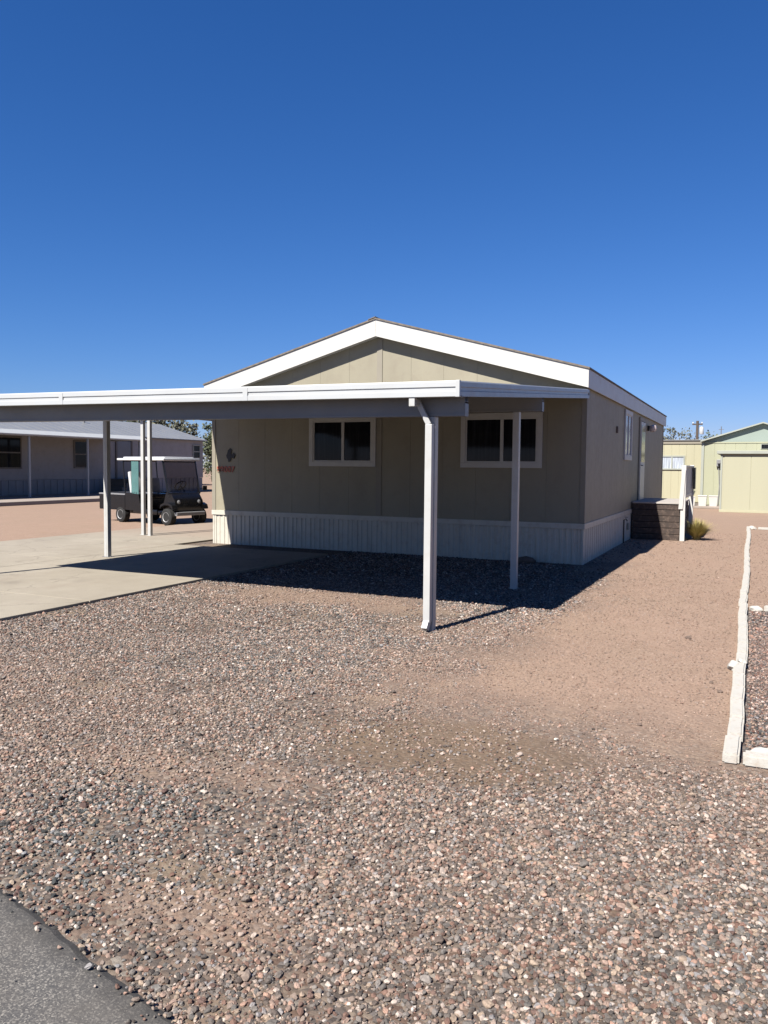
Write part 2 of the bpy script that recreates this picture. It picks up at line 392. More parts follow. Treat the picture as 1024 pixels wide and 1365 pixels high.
# front boards with grooves and cut to the gable
def board_x(x0, x1, y0, y1, z0):
    zt0, zt1 = rake(x0) - .05, rake(x1) - .05
    b.hull8([(x0, y0, z0), (x1, y0, z0), (x0, y1, z0), (x1, y1, z0), (x0, y0, zt0), (x1, y0, zt1), (x0, y1, zt0), (x1, y1, zt1)])
def panel_front(x0, x1):
    n = max(1, round((x1 - x0) / .61)); st = (x1 - x0) / n
    for i in range(n): board_x(x0 + i * st + gap / 2, x0 + (i + 1) * st - gap / 2, 0, .02, SK - .03)
    board_x(x0 + .01, x1 - .01, .006, .019, SK - .02)
panel_front(-W + .02, RX0 - .003); panel_front(RX0 + .003, -.02)
b.prism([(-W + .02, SK - .03), (-.02, SK - .03), (-.02, WT), (-W + .02, WT)], 1, .016, .08)
b.hull8([(-W + .02, .016, WT), (RX0, .016, WT), (-W + .02, .08, WT), (RX0, .08, WT), (-W + .02, .016, rake(-W + .02) - .06), (RX0, .016, rake(RX0) - .06), (-W + .02, .08, rake(-W + .02) - .06), (RX0, .08, rake(RX0) - .06)])
b.hull8([(RX0, .016, WT), (-.02, .016, WT), (RX0, .08, WT), (-.02, .08, WT), (RX0, .016, rake(RX0) - .06), (-.02, .016, rake(-.02) - .06), (RX0, .08, rake(RX0) - .06), (-.02, .08, rake(-.02) - .06)])
# side walls
ny = 40; st = (L - .04) / ny
for i in range(ny):
    y0 = .02 + i * st
    b.box(-.02, 0, y0 + gap / 2, y0 + st - gap / 2, SK - .03, WT)
    b.box(-W, -W + .02, y0 + gap / 2, y0 + st - gap / 2, SK - .03, WT)
b.box(-.08, -.016, .08, L - .08, SK - .03, WT); b.box(-W + .016, -W + .08, .08, L - .08, SK - .03, WT)
b.box(-W + .016, -.016, L - .08, L, SK - .03, WT)
b.build('wall', M['siding'], home)
# battens: corners, centre marriage seam
for x0, x1, y0, y1 in ((-W - .012, -W + .075, -.012, .0), (-.075, .012, -.012, .0), (.0, .012, .001, .085), (-W - .012, -W, .001, .085), (.0, .012, L - .085, L + .012)):
    B().box(x0, x1, y0, y1, SK, WT - .03, .003).build('corner_trim', M['seam'], home)
B().box(RX0 - .055, RX0 + .055, -.014, .0, SK + .01, 4.27 - .31, .003).build('seam_batten', M['seam'], home)
# roof
OH = .2; RT = .018
roofb = B()
for sgn in (-1, 1):
    xe = RX0 + sgn * (W / 2 + .075)
    z0, z1 = rake(RX0) + .0, rake(xe)
    roofb.hull8([(RX0, -OH - .02, z0), (xe, -OH - .02, z1), (RX0, L + OH, z0), (xe, L + OH, z1),
                 (RX0, -OH - .02, z0 + .03), (xe, -OH - .02, z1 + .03), (RX0, L + OH, z0 + .03), (xe, L + OH, z1 + .03)])
roof = roofb.build('roof', M['shingle'], home)
b = B()
b.tube([(-7.0, 2.3, 3.3), (-7.0, 2.3, 3.75)], .055, 12).lathe([(.09, 3.75), (.10, 3.80), (.02, 3.86)], Matrix.Translation((-7.0, 2.3, 0)))
b.build('roof_vent', M['pipe'], roof, True)
B().tube([(-2.2, 8.6, 3.8), (-2.2, 8.6, 4.05)], .04, 12).build('roof_vent', M['pipe'], roof, True)
# ridge cap
B().hull8([(RX0 - .14, -OH - .03, rake(RX0 - .14) + .032), (RX0, -OH - .03, rake(RX0) + .032), (RX0 - .14, L + OH, rake(RX0 - .14) + .032), (RX0, L + OH, rake(RX0) + .032),
           (RX0 - .14, -OH - .03, rake(RX0 - .14) + .045), (RX0, -OH - .03, rake(RX0) + .05), (RX0 - .14, L + OH, rake(RX0 - .14) + .045), (RX0, L + OH, rake(RX0) + .05)]).build('ridge_cap', M['shingle'], roof)
# rake fascia (two) and eave fascia (two)
for sgn in (-1, 1):
    xe = RX0 + sgn * (W / 2 + .06); FD = .30
    x0 = RX0 + sgn * .0015
    B().hull8([(x0, -OH, rake(x0) - FD), (xe, -OH, rake(xe) - FD), (x0, -OH + .022, rake(x0) - FD), (xe, -OH + .022, rake(xe) - FD),
               (x0, -OH, rake(x0) - .002), (xe, -OH, rake(xe) - .002), (x0, -OH + .022, rake(x0) - .002), (xe, -OH + .022, rake(xe) - .002)]).build('rake_fascia', M['trim'], home)
    xa, xb = sorted((RX0 + sgn * (W / 2 + .060), RX0 + sgn * (W / 2 + .038)))
    z = rake(xe)
    B().box(xa, xb, -OH + .024, L + OH - .01, z - FD, z - .003, .002).build('eave_fascia', M['trim'], home)
    # soffit behind the rake
    x1 = RX0 + sgn * (W / 2 + .034)
    B().hull8([(x0, -OH + .024, rake(x0) - FD + .02), (x1, -OH + .024, rake(x1) - FD + .02), (x0, -.002, rake(x0) - FD + .02), (x1, -.002, rake(x1) - FD + .02),
               (x0, -OH + .024, rake(x0) - FD + .03), (x1, -OH + .024, rake(x1) - FD + .03), (x0, -.002, rake(x0) - FD + .03), (x1, -.002, rake(x1) - FD + .03)]).build('soffit', M['trim'], home)
    xs0, xs1 = sorted((RX0 + sgn * (W / 2 + .002), RX0 + sgn * (W / 2 + .036)))
    B().box(xs0, xs1, 0, L, z - FD + .02, z - FD + .03).build('soffit', M['trim'], home)
# skirting: ribbed vinyl panels and a cap
def ribs(a0, a1, place):
    """ribbed profile along a wall: returns outline points (along, depth)"""
    pts = [];  u = a0; k = 0
    while u < a1 - .08:
        p = .203
        pts += [(u, 0), (u + .012, .014), (u + .05, .014), (u + .062, 0), (u + .10, 0), (u + .108, .009), (u + .14, .009), (u + .148, 0)]
        u += p; k += 1
    pts.append((a1, 0)); return pts
b = B()
prof = ribs(-W + .03, -.03, 0)
b.prism([(u, -d + .012) for u, d in prof] + [(-.03, .06), (-W + .03, .06)], 2, .0, SK - .095)
prof = ribs(.03, L - .03, 0)
b.prism([(d - .012, u) for u, d in prof] + [(-.06, L - .03), (-.06, .03)], 2, 0, SK - .095)
b.prism([(-W - d + .012, u) for u, d in prof] + [(-W + .06, L - .03), (-W + .06, .03)], 2, 0, SK - .095)
b.box(-W + .06, -.06, L - .06, L, 0, SK - .04)
for x, y in ((-.018, -.004), (-W + .018, -.004)): b.box(x - .018, x + .018, y, y + .036, 0, SK - .095, .003)
b.build('skirting', M['skirt'], home)
b = B()
b.box(-W - .018, .018, -.022, -.002, SK - .095, SK - .002, .004)
b.box(-.001, .018, -.001, L, SK - .095, SK - .002, .004); b.box(-W - .018, -W + .001, -.001, L, SK - .095, SK - .002, .004)
b.build('skirting_cap', M['skirt'], home)
# slider windows: outer casing, sash frame with meeting stile, two panes
def window(x0, x1, z0, z1, label, place='front', glass='glass', fr=.085):
    o = thing('window', label, 'window'); o.parent = home
    del o['category']
    def bx(bb, a0, a1, d0, d1, c0, c1, bev=.004):
        if place == 'front': bb.box(a0, a1, -d1, -d0, c0, c1, bev)
        else: bb.box(d0, d1, a0, a1, c0, c1, bev)
    f = B()
    bx(f, x0, x1, 0, .034, z0, z0 + fr); bx(f, x0, x1, 0, .034, z1 - fr, z1)
    bx(f, x0, x0 + fr, 0, .032, z0 + fr, z1 - fr); bx(f, x1 - fr, x1, 0, .032, z0 + fr, z1 - fr)
    f.build('frame', M['frame'], o)
    a0, a1, c0, c1 = x0 + fr, x1 - fr, z0 + fr, z1 - fr; t = .028; mid = (a0 + a1) / 2 + .02
    s = B()
    bx(s, a0, a1, .002, .022, c0, c0 + t, .002); bx(s, a0, a1, .002, .022, c1 - t, c1, .002)
    bx(s, a0, a0 + t, .002, .021, c0 + t, c1 - t, .002); bx(s, a1 - t, a1, .002, .021, c0 + t, c1 - t, .002)
    bx(s, mid - .028, mid + .028, .002, .026, c0 + t, c1 - t, .002)
    s.build('sash', M['frame'], o)
    for p0, p1 in ((a0 + t, mid - .028), (mid + .028, a1 - t)):
        g = B(); bx(g, p0, p1, .003, .009, c0 + t, c1 - t, 0); g.build('pane', M[glass], o)
    return o
window(-5.25, -3.83, 1.605, 2.55, 'slider window left of the centre seam')
window(-2.17, -.72, 1.605, 2.55, 'slider window behind the carport post')
window(4.25, 5.35, 1.80, 2.88, 'white framed side window', 'side', 'glass_pale', .09)
# side entry: door, olive reflection painted into the upper glass, pale panel below
d = thing('door', 'side storm door with olive reflection painted on its glass and pale lower panel', 'x'); d.parent = home; del d['category']
f = B(); f.box(0, .03, 6.68, 6.76, .82, 2.86, .004).box(0, .03, 7.62, 7.70, .82, 2.86, .004).box(0, .03, 6.76, 7.62, 2.78, 2.86, .004)
f.build('frame', M['seam'], d)
B().box(.002, .045, 6.78, 7.60, .86, 2.76, .006).build('panel', M['trim'], d)
B().box(.046, .052, 6.86, 7.52, 1.78, 2.68).build('pane', M['glass_reflect'], d)
B().tube([(.045, 6.86, 1.7), (.09, 6.86, 1.7), (.09, 6.93, 1.7)], .012, 8).build('handle', M['pipe'], d)
pl = B().box(0, .04, 8.35, 8.47, 2.60, 2.74, .004).build('porch_light', M['black_iron'], home)
B().lathe([(.03, -.02), (.085, -.05), (.10, -.12), (.07, -.19), (.02, -.21)], Matrix.Translation((.13, 8.41, 2.78)), 16).build('globe', M['lampglass'], pl, True)
B().box(.0, .03, 3.18, 3.28, 2.33, 2.46, .004).build('junction_box', M['rock'], home)
fb = B().tube([(.02, 4.45, 0), (.02, 4.45, .5), (.06, 4.45, .53), (.09, 4.45, .48)], .014, 8)
fb.lathe([(.035, 0), (.035, .01)], Matrix.Translation((.07, 4.45, .56)), 10)
fb.build('faucet', M['black_iron'], home, True)
B().box(.02, .05, 5.0, 5.12, .25, .4, .004).build('utility_cover', M['greytrim'], home)
# house number and wall ornament
cu = bpy.data.curves.new('house_number', 'FONT'); cu.body = '88007'; cu.size = .165; cu.extrude = .006; cu.space_character = 1.08; cu.offset = .004
to = bpy.data.objects.new('tmp_text', cu); COL.objects.link(to)
bpy.context.view_layer.update(); me = bpy.data.meshes.new_from_object(to.evaluated_get(bpy.context.evaluated_depsgraph_get()))
bpy.data.objects.remove(to); me.name = 'house_number'; me.materials.clear(); me.materials.append(M['digit'])
hn = bpy.data.objects.new('house_number', me); COL.objects.link(hn); hn.parent = home; hn.location = (-7.43, -.012, 1.47); hn.rotation_euler = (R(90), 0, 0)
hn['label'] = 'small red-brown address digits'
b = B()   # black metal ornament: a perched bird with a raised tail
b.prism([(-.02, -.12), (.03, -.10), (.05, -.03), (.12, -.05), (.14, .02), (.10, .07), (.07, .03), (.04, .05), (.06, .12), (.02, .16), (-.03, .12), (-.05, .05), (-.07, .02), (-.06, -.03), (-.03, -.06)], 1, -.018, -.008)
o = b.build('wall_ornament', M['black_iron']); o.location = (-7.12, -.004, 1.79)
tag(o, 'small black metal ornament on the wall above the address digits', 'ornament')

# ------------------------------------------------------------------ carport
cp = thing('carport', 'white aluminium carport with flat sloping roof in front of the beige home', 'carport', (-3.8, -3.2, 0))
cpw = Vector(cp.location)
def to_cp(o): o.location = -cpw; return o
def rz(x, y): return 2.40 + .079 * (y + 6.4) - .0095 * x
XR, XL, YF, YB = .05, -7.64, -6.4, -.05
def sheet(b, x0, x1, y0, y1, t0, t1):
    b.hull8([(x, y, rz(x, y) + t) for t in (t0, t1) for y in (y0, y1) for x in (x0, x1)])
b = B()
sheet(b, XL + .02, XR - .02, YF + .03, YB - .02, -.075, -.068)
n = 25
for i in range(n + 1):      # pan seams
    x = XL + .04 + (XR - XL - .08) * i / n
    sheet(b, x - .016, x + .016, YF + .04, YB - .03, -.068, -.012)
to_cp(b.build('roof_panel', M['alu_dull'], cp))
# gutter fascia along the front with its stepped profile; side fascias
prof = [(0, -.145), (0, -.098), (.010, -.092), (.010, -.062), (0, -.056), (0, -.012), (.006, -.0), (.05, -.0), (.05, -.012), (.02, -.016), (.02, -.135), (.10, -.135), (.10, -.145)]
def gut(b, p0, p1, outw):
    """sweep the profile from p0 to p1; outw = unit vector pointing outwards"""
    lo = [b.bm.verts.new((p0[0] - outw[0] * d, p0[1] - outw[1] * d, p0[2] + z)) for d, z in prof]
    hi = [b.bm.verts.new((p1[0] - outw[0] * d, p1[1] - outw[1] * d, p1[2] + z)) for d, z in prof]
    b.bm.faces.new(lo); b.bm.faces.new(hi[::-1])
    for i in range(len(prof)): b.bm.faces.new((lo[i], hi[i], hi[(i + 1) % len(prof)], lo[(i + 1) % len(prof)]))
b = B(); gut(b, (XL, YF, rz(XL, YF)), (XR, YF, rz(XR, YF)), (0, -1)); to_cp(b.build('gutter', M['alu'], cp))
b = B(); b.box(XR - .035, XR + .004, YF - .004, YF + .03, rz(XR, YF) - .150, rz(XR, YF) + .004, .003); to_cp(b.build('gutter_end_cap', M['alu'], cp))
for x, s in ((XR, 1), (XL, -1)):
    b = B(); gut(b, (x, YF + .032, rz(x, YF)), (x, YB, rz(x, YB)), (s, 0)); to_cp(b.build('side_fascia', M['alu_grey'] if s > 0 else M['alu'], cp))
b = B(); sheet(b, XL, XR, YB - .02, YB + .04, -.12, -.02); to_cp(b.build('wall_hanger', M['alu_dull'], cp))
for x in (-2.3, -4.9):      # gutter lap joints
    b = B(); z_ = rz(x, YF); b.box(x - .03, x + .03, YF - .0035, YF - .0005, z_ - .146, z_ - .012, .001); to_cp(b.build('gutter_joint', M['alu'], cp))
# beams: cold-formed channels with a lower lip
def beam(y, z_right, top_off):
    b = B(); x0, x1 = XL + .06, .030
    def zz_(x): return z_right - .0065 * (x - x1)
    def bar(y0, y1, za, zb):
        b.hull8([(x, yy, (zz_(x) + q) if q < 1 else rz(x, y) - .077) for q in (za, zb) for yy in (y0, y1) for x in (x0, x1)])
    bar(y - .045, y - .041, 0, 2); bar(y + .041, y + .045, 0, 2)
    bar(y - .0405, y + .0405, .0, .004); bar(y - .052, y - .0455, .0, .022); bar(y - .0405, y + .0405, .14, .144)
    b.box(x1, x1 + .004, y - .05, y + .05, z_right, z_right + .12)
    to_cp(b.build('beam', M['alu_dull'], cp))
beam(-6.13, 2.088, 0); beam(-3.12, 2.335, 0)
def post(x, y, ztop, zb=0.0):
    b = B(); b.box(x - .042, x + .042, y - .042, y + .042, zb + .004, ztop, .006)
    # pressed grooves on the faces
    for s in (-1, 1):
        b.box(x - .010, x + .010, y + s * .0415 - .0035, y + s * .0415 + .0035, zb + .006, ztop - .01, .002)
    to_cp(b.build('post', M['post'], cp))
    b = B(); b.box(x - .075, x + .075, y - .06, y + .06, zb, zb + .006, .001)
    b.lathe([(.012, 0), (.012, .02)], Matrix.Translation((x - .06, y, zb)), 6); b.lathe([(.012, 0), (.012, .02)], Matrix.Translation((x + .06, y, zb)), 6)
    to_cp(b.build('base_plate', M['pipe'], cp))
post(-.31, -6.13, 2.088); post(-.31, -3.12, 2.335); post(-7.375, -3.12, 2.38, ST); post(-7.375, -6.13, 2.135, ST)
# downspout: outlet under the gutter, angled piece, run down the post, elbow at the foot
b = B()
zg = rz(-.42, YF) - .145
b.box(-.455, -.395, YF + .01, YF + .07, zg - .085, zg, .006); b.box(-.45, -.40, YF + .07, YF + .17, zg - .07, zg - .01, .006)
def strut(p, q, hw):
    p, q = Vector(p), Vector(q); d = q - p; m = Matrix.Translation(p) @ d.to_track_quat('Z', 'Y').to_matrix().to_4x4()
    b.box(-hw, hw, -hw, hw, 0, d.length, .006, m)
strut((-.425, -6.235, zg - .03), (-.315, -6.215, zg - .25), .026)
b.box(-.345, -.275, -6.245, -6.175, .10, zg - .245, .007)
strut((-.31, -6.21, .12), (-.315, -6.262, .035), .031)
to_cp(b.build('downspout', M['post'], cp))

# ------------------------------------------------------------------ side awning by the left wall of the home
aw = thing('side_awning', 'narrow side awning with twin posts left of the beige home', 'awning', (-8.6, 3.5, 0))
def to_aw(o): o.location = (8.6, -3.5, 0); return o
b = B(); b.hull8([(x, y, z) for x, y, z in ((-9.93, .3, 2.74), (-7.62, .3, 2.80), (-9.93, 7.5, 2.74), (-7.62, 7.5, 2.80), (-9.93, .3, 2.78), (-7.62, .3, 2.84), (-9.93, 7.5, 2.78), (-7.62, 7.5, 2.84))])
to_aw(b.build('roof_panel', M['alu_dull'], aw))
b = B(); b.box(-9.96, -7.62, .27, .298, 2.72, 2.84, .004); b.box(-9.96, -9.934, .3, 7.52, 2.72, 2.84, .004); to_aw(b.build('fascia', M['alu'], aw))
for x, y in ((-9.82, .50), (-9.56, .42), (-9.82, 4.2), (-9.82, 7.3)):
    b = B(); b.box(x - .038, x + .038, y - .038, y + .038, ST, 2.74, .006)
    b.box(x - .06, x + .06, y - .06, y + .06, ST, ST + .006)
    to_aw(b.build('post', M['post'], aw))

# ------------------------------------------------------------------ deck, rail, steps on the right side
dk = thing('side_porch', 'brown planked porch with pale top against the side wall of the home', 'porch', (.55, 6.9, 0))
def to_dk(o): o.location = (-.55, -6.9, 0); return o
X0, X1, Y0, Y1, DZ = .03, 1.06, 5.65, 8.3, .86
b = B()
zb = 0.0
for i in range(6):
    j = .006 * random.uniform(-1, 1)
    b.box(X0 + .0, X1 + j, Y0 + j, Y0 + .03 + j, zb + .006, zb + .134, .004)
    b.box(X1 - .032 + j, X1 + j, Y0 + .034, Y1, zb + .006, zb + .134, .004)
    zb += .138
b.box(X0 + .02, X1 - .05, Y0 + .05, Y1 - .02, 0, DZ - .05)
to_dk(b.build('plank_skirt', M['deckwood'], dk))
b = B()
k = 9; stp = (Y1 - Y0 + .06) / 18
for i in range(18): b.box(X0, X1 + .03, Y0 - .03 + i * stp + .004, Y0 - .03 + (i + 1) * stp - .004, DZ - .035, DZ, .004)
to_dk(b.build('deck_top', M['decktop'], dk))
b = B()
for i in range(4): b.box(X0 + .1, X1, Y1 + .02 + i * .28, Y1 + .30 + i * .28 - .005, 0, DZ - .17 * (i + 1), .004)
to_dk(b.build('steps', M['deckwood'], dk))
xr = 1.125
b = B()
b.box(xr - .05, xr + .05, Y0 - .06, Y0 + .04, 0, 1.70, .006)
to_dk(b.build('rail_post', M['trim'], dk)); b = B()
b.box(xr - .05, xr + .05, Y1 - .1, Y1, 0, 1.72, .006)
to_dk(b.build('rail_post', M['trim'], dk))
b = B()
b.box(xr - .045, xr + .045, Y0 + .04, Y1 - .1, 1.66, 1.70, .004); b.box(xr - .02, xr + .02, Y0 + .04, Y1 - .1, .95, 1.03, .004)
for i in range(17):
    y = Y0 + .12 + i * .145; b.box(xr - .017, xr + .017, y - .035, y + .035, 1.03, 1.66, .003)
# brace board leaning on the near post
b.hull8([(xr - .09, Y0 - .09, .72), (xr + .0, Y0 - .09, .72), (xr - .09, Y0 - .065, .72), (xr + .0, Y0 - .065, .72), (xr - .035, Y0 - .09, 1.60), (xr + .045, Y0 - .09, 1.60), (xr - .035, Y0 - .065, 1.60), (xr + .045, Y0 - .065, 1.60)])
to_dk(b.build('railing', M['trim'], dk))
b = B(); b.box(xr + .055, xr + .10, Y1 - .35, Y1 - .05, 1.12, 1.66, .01); to_dk(b.build('newel_shade_panel', M['black'], dk))  # black panel put in for the far newel in shadow

# yellow bunch grass beside the porch
def bunch(name, loc, n, h, spread, mat, w=.006, seed=1, droop=.6):
    rg = random.Random(seed); b = B()
    for i in range(n):
        a = rg.uniform(0, 2 * math.pi); r0 = rg.uniform(0, .10) * spread; ln = h * rg.uniform(.55, 1.1); out = rg.betavariate(1.6, 2.0) * spread
        base = Vector((math.cos(a) * r0, math.sin(a) * r0, 0)); d = Vector((math.cos(a), math.sin(a), 0)); s = Vector((-d.y, d.x, 0))
        prev = None
        for k in range(5):
            t = k / 4; p = base + d * out * (t ** 1.5) + Vector((0, 0, ln * (t - droop * .45 * out / spread * t * t)))
            ww = w * (1 - t * .9)
            c = (b.bm.verts.new(p - s * ww), b.bm.verts.new(p + s * ww))
            if prev: b.bm.faces.new((prev[0], prev[1], c[1], c[0]))
            prev = c
    o = b.build(name, mat); o.location = loc; return o
o = bunch('bunch_grass', (1.40, 6.15, 0), 1500, .50, .60, M['drygrass'], .0065, 3, .85)
tag(o, 'yellow-green bunch grass growing beside the brown porch', 'grass clump')

# ------------------------------------------------------------------ white edging and stones
WORDS = ['nearest', 'second nearest', 'third nearest', 'fourth nearest', 'fifth nearest', 'sixth nearest', 'seventh nearest', 'eighth nearest', 'ninth nearest', 'tenth nearest', 'eleventh nearest', 'twelfth nearest', 'thirteenth nearest', 'fourteenth nearest']
def rough_block(name, lx, ly, lz, seed, amt=.006, bev=.016):
    b = B(); b.box(-lx / 2, lx / 2, -ly / 2, ly / 2, 0, lz, 0)
    ed = [e for e in b.bm.edges if abs((e.verts[0].co - e.verts[1].co).y) > ly * .5]
    bmesh.ops.subdivide_edges(b.bm, edges=ed, cuts=max(2, int(ly / .12)), use_grid_fill=True)
    bmesh.ops.bevel(b.bm, geom=[e for e in b.bm.edges if len(e.link_faces) == 2 and e.calc_face_angle(0) > .5], offset=bev, segments=2, affect='EDGES')
    for v in b.bm.verts:
        q = v.co * 7 + Vector((seed * 3.1, 0, 0)); v.co += Vector((noise.noise(q), 0, noise.noise(q + Vector((9, 2, 1))))) * amt * (.25 if abs(v.co.y) < ly else 1)
    return b.build(name, M['stonewhite'], smooth=True)
ONES = ['', 'first', 'second', 'third', 'fourth', 'fifth', 'sixth', 'seventh', 'eighth', 'ninth', 'tenth', 'eleventh', 'twelfth', 'thirteenth', 'fourteenth', 'fifteenth', 'sixteenth', 'seventeenth', 'eighteenth', 'nineteenth']
def ordinal(n):
    if n < 20: return ONES[n]
    t = {2: ('twenty', 'twentieth'), 3: ('thirty', 'thirtieth'), 4: ('forty', 'fortieth')}[n // 10]
    return t[1] if n % 10 == 0 else t[0] + '-' + ONES[n % 10]
y = -8.68; i = 0
while y < 10.45:
    ly = random.uniform(.37, .43); yc = y + ly / 2; i += 1
    o = rough_block('edging_block', .085, ly - .006, .058 + random.uniform(0, .012), i, .009, .012)
    xc = 2.472 + .010 * math.sin(yc * .9 + 1.2) + random.uniform(-.006, .006) - (.010 if yc < -6.4 else 0)
    o.location = (xc, yc, -.005); o.rotation_euler = (random.uniform(-.006, .006), 0, random.uniform(-.02, .02))
    tag(o, f'white painted edging block, {ordinal(i)} along the dirt strip from the near corner', 'edging block', 'white edging blocks along the neighbouring bed')
    y += ly
def stone(name, loc, s, mat, seed):
    b = B(); bmesh.ops.create_icosphere(b.bm, subdivisions=3, radius=1)
    for v in b.bm.verts:
        k = 1 + .42 * noise.noise(v.co * 1.3 + Vector((seed * 5.3, 0, 0))) + .14 * noise.noise(v.co * 3.7 + Vector((0, seed, 0)))
        v.co = Vector((v.co.x * s[0] * k, v.co.y * s[1] * k, v.co.z * s[2] * k))
    o = b.build(name, mat, smooth=True); o.location = loc; return o
st_specs = [((2.60, -8.525, .02), (.062, .055, .05), 'rounded white stone at the near corner where the edging turns'),
            ((2.425, -6.42, .025), (.042, .075, .045), 'white stone bulging out of the edging line on the dirt side'),
            ((2.485, -6.36, .06), (.034, .05, .022), 'grey-topped white stone lying across the break in the edging'),
            ((2.60, -3.37, .012), (.07, .045, .04), 'white stone where the middle row meets the edging'),
            ((2.56, 10.45, .03), (.10, .08, .06), 'white stone at the far corner of the edging')]
for n_, (yy, x0, wd) in enumerate(((-8.635, 2.512, 'nearest row'), (-3.37, 2.68, 'middle row'), (10.4, 2.70, 'far row'))):
    for q_ in range(5):
        lx = .40
        o = rough_block('edging_block', .09, lx, .07, 70 + n_ * 6 + q_, .009, .012)
        o.location = (x0 + lx / 2 + q_ * (lx + .01), yy + random.uniform(-.008, .008), -.004); o.rotation_euler = (0, 0, R(90) + random.uniform(-.02, .02))
        tag(o, f'white painted edging block in the {wd} running right, {ordinal(q_ + 1)} from the corner', 'edging block', 'white edging blocks across the neighbouring bed')
for i, (p, s, lab) in enumerate(st_specs):
    o = stone('white_stone', p, s, M['stonewhite'], i + 2); tag(o, lab, 'stone', 'white painted border stones')
for i, (p, s, lab) in enumerate([((2.01, -5.37, .012), (.026, .022, .02), 'small dark stone alone on the pink dirt strip'),
                                ((2.37 - .02, -7.19, .006), (.018, .014, .012), 'tiny dark stone near the white edging'),
                                ((2.28, -6.95, .006), (.014, .014, .010), 'tiny dark stone just beyond another, near the white edging'),
                                ((1.92, -8.22, .006), (.016, .012, .012), 'tiny dark stone where the dirt meets the gravel')]):
    tag(stone('dark_stone', p, s, M['rock'], i + 30), lab, 'stone', 'loose dark stones on the dirt')
tag(stone('rock', (-.92, -.20, .03), (.17, .10, .085), M['rock'], 44), 'low brown rock lying against the ribbed skirting', 'rock')

# ------------------------------------------------------------------ golf cart
h_ang = R(-12)
cart = thing('golf_cart', 'black golf cart with white roof, cargo bed and tall windshield, parked beside the drive', 'golf cart', (0, 0, 0), h_ang)
hx = Vector((math.cos(h_ang), math.sin(h_ang), 0)); hl = Vector((-hx.y, hx.x, 0))
FRw = Vector((-11.30, 3.26, 0)); WB, TR = 2.0, 1.02
cart.location = FRw - hx * (WB / 2 + .16) + hl * (TR / 2)
def wheel(x, y, steer=0):
    wh = B()
    m = Matrix.Translation((x, y, .225)) @ Matrix.Rotation(steer, 4, 'Z') @ Matrix.Rotation(R(90), 4, 'X')
    wh.lathe([(.125, -.09), (.19, -.098), (.22, -.08), (.228, -.03), (.228, .03), (.22, .08), (.19, .098), (.125, .09)], m, 28)
    t = wh.build('wheel', M['rubber'], cart, True)
    q = B(); q.lathe([(.03, -.07), (.10, -.075), (.13, -.099), (.13, .099), (.10, .075), (.03, .07)], m, 24)
    for k in range(5):
        a = k * 2 * math.pi / 5
        for s in (-1, 1): q.lathe([(.022, s * .062), (.022, s * .085)], m @ Matrix.Translation((.07 * math.cos(a), .07 * math.sin(a), 0)), 8)
    q.build('rim', M['rim'], t, True)
for sx_ in (-1, 1):
    for sy_ in (-1, 1): wheel(sx_ * WB / 2, sy_ * TR / 2)
b = B()
b.box(-1.35, 1.05, -.28, .28, .24, .36, .02)                      # chassis
b.box(-.45, .72, -.56, .56, .30, .36, .015)                       # floor
b.box(-.75, -.10, -.58, .58, .36, .66, .03)
for s in (-1, 1): b.prism([(-.76, .36), (.10, .34), (.06, .46), (-.10, .56), (-.16, .80), (-.76, .84)], 1, s * .595 - .012, s * .595 + .012)  # side panels                       # seat pod
# rocker panels
for s in (-1, 1): b.box(-.45, .60, s * .56 - .025, s * .56 + .025, .27, .40, .015)
b.prism([(.72, .34), (1.18, .34), (1.24, .48), (1.20, .66), (1.06, .84), (.92, .88), (.84, .86), (.72, .5)], 1, -.47, .47)  # cowl
b.prism([(.74, .44), (.80, .50), (.92, .54), (1.10, .54), (1.20, .50), (1.25, .42), (1.28, .44), (1.24, .54), (1.12, .59), (.90, .60), (.76, .54)], 1, -.60, -.43)
b.prism([(.74, .44), (.80, .50), (.92, .54), (1.10, .54), (1.20, .50), (1.25, .42), (1.28, .44), (1.24, .54), (1.12, .59), (.90, .60), (.76, .54)], 1, .43, .60)
b.build('body', M['black'], cart, True)
b = B(); b.box(1.20, 1.30, -.48, .48, .26, .36, .02); b.build('front_bumper', M['grey_plastic'], cart)
b = B()
b.box(-1.98, -.78, -.60, .60, .34, .38, .008)
for s in (-1, 1): b.box(-1.98, -.78, s * .59 - .015, s * .59 + .015, .38, .76, .008)
b.box(-1.98, -1.95, -.575, .575, .38, .76, .008); b.box(-.81, -.78, -.575, .575, .38, .76, .008)
bed = b.build('cargo_bed', M['black'], cart)
b = B()
for s in (-1, 1): b.box(-1.99, -.77, s * .59 - .022, s * .59 + .022, .762, .80, .008)
b.box(-2.0, -1.94, -.565, .565, .762, .80, .008)
b.build('bed_rail', M['grey_plastic'], bed)
b = B(); b.box(-.72, -.18, -.52, .52, .66, .80, .04); b.build('seat', M['black'], cart, True)
for s in (-1, 1):
    b = B(); b.box(-.05, .05, -.22, .22, 0, .42 if s > 0 else .60, .035, Matrix.Translation((-.66, s * .27, .82)) @ Matrix.Rotation(R(-10), 4, 'Y')); b.build('backrest', M['grey_plastic'] if s > 0 else M['white_plastic'], cart, True)
b = B(); b.tube([(.84, .27, .72), (.54, .27, 1.02)], .018, 8)
tm = Matrix.Translation((.52, .27, 1.04)) @ Matrix.Rotation(R(-47), 4, 'Y')
ring = [tm @ Vector((.17 * math.cos(t), .17 * math.sin(t), 0)) for t in [2 * math.pi * k / 20 for k in range(21)]]
b.tube(ring, .014, 6); b.tube([tm @ Vector((-.16, 0, 0)), tm @ Vector((.16, 0, 0))], .012, 6); b.build('steering_wheel', M['black'], cart, True)
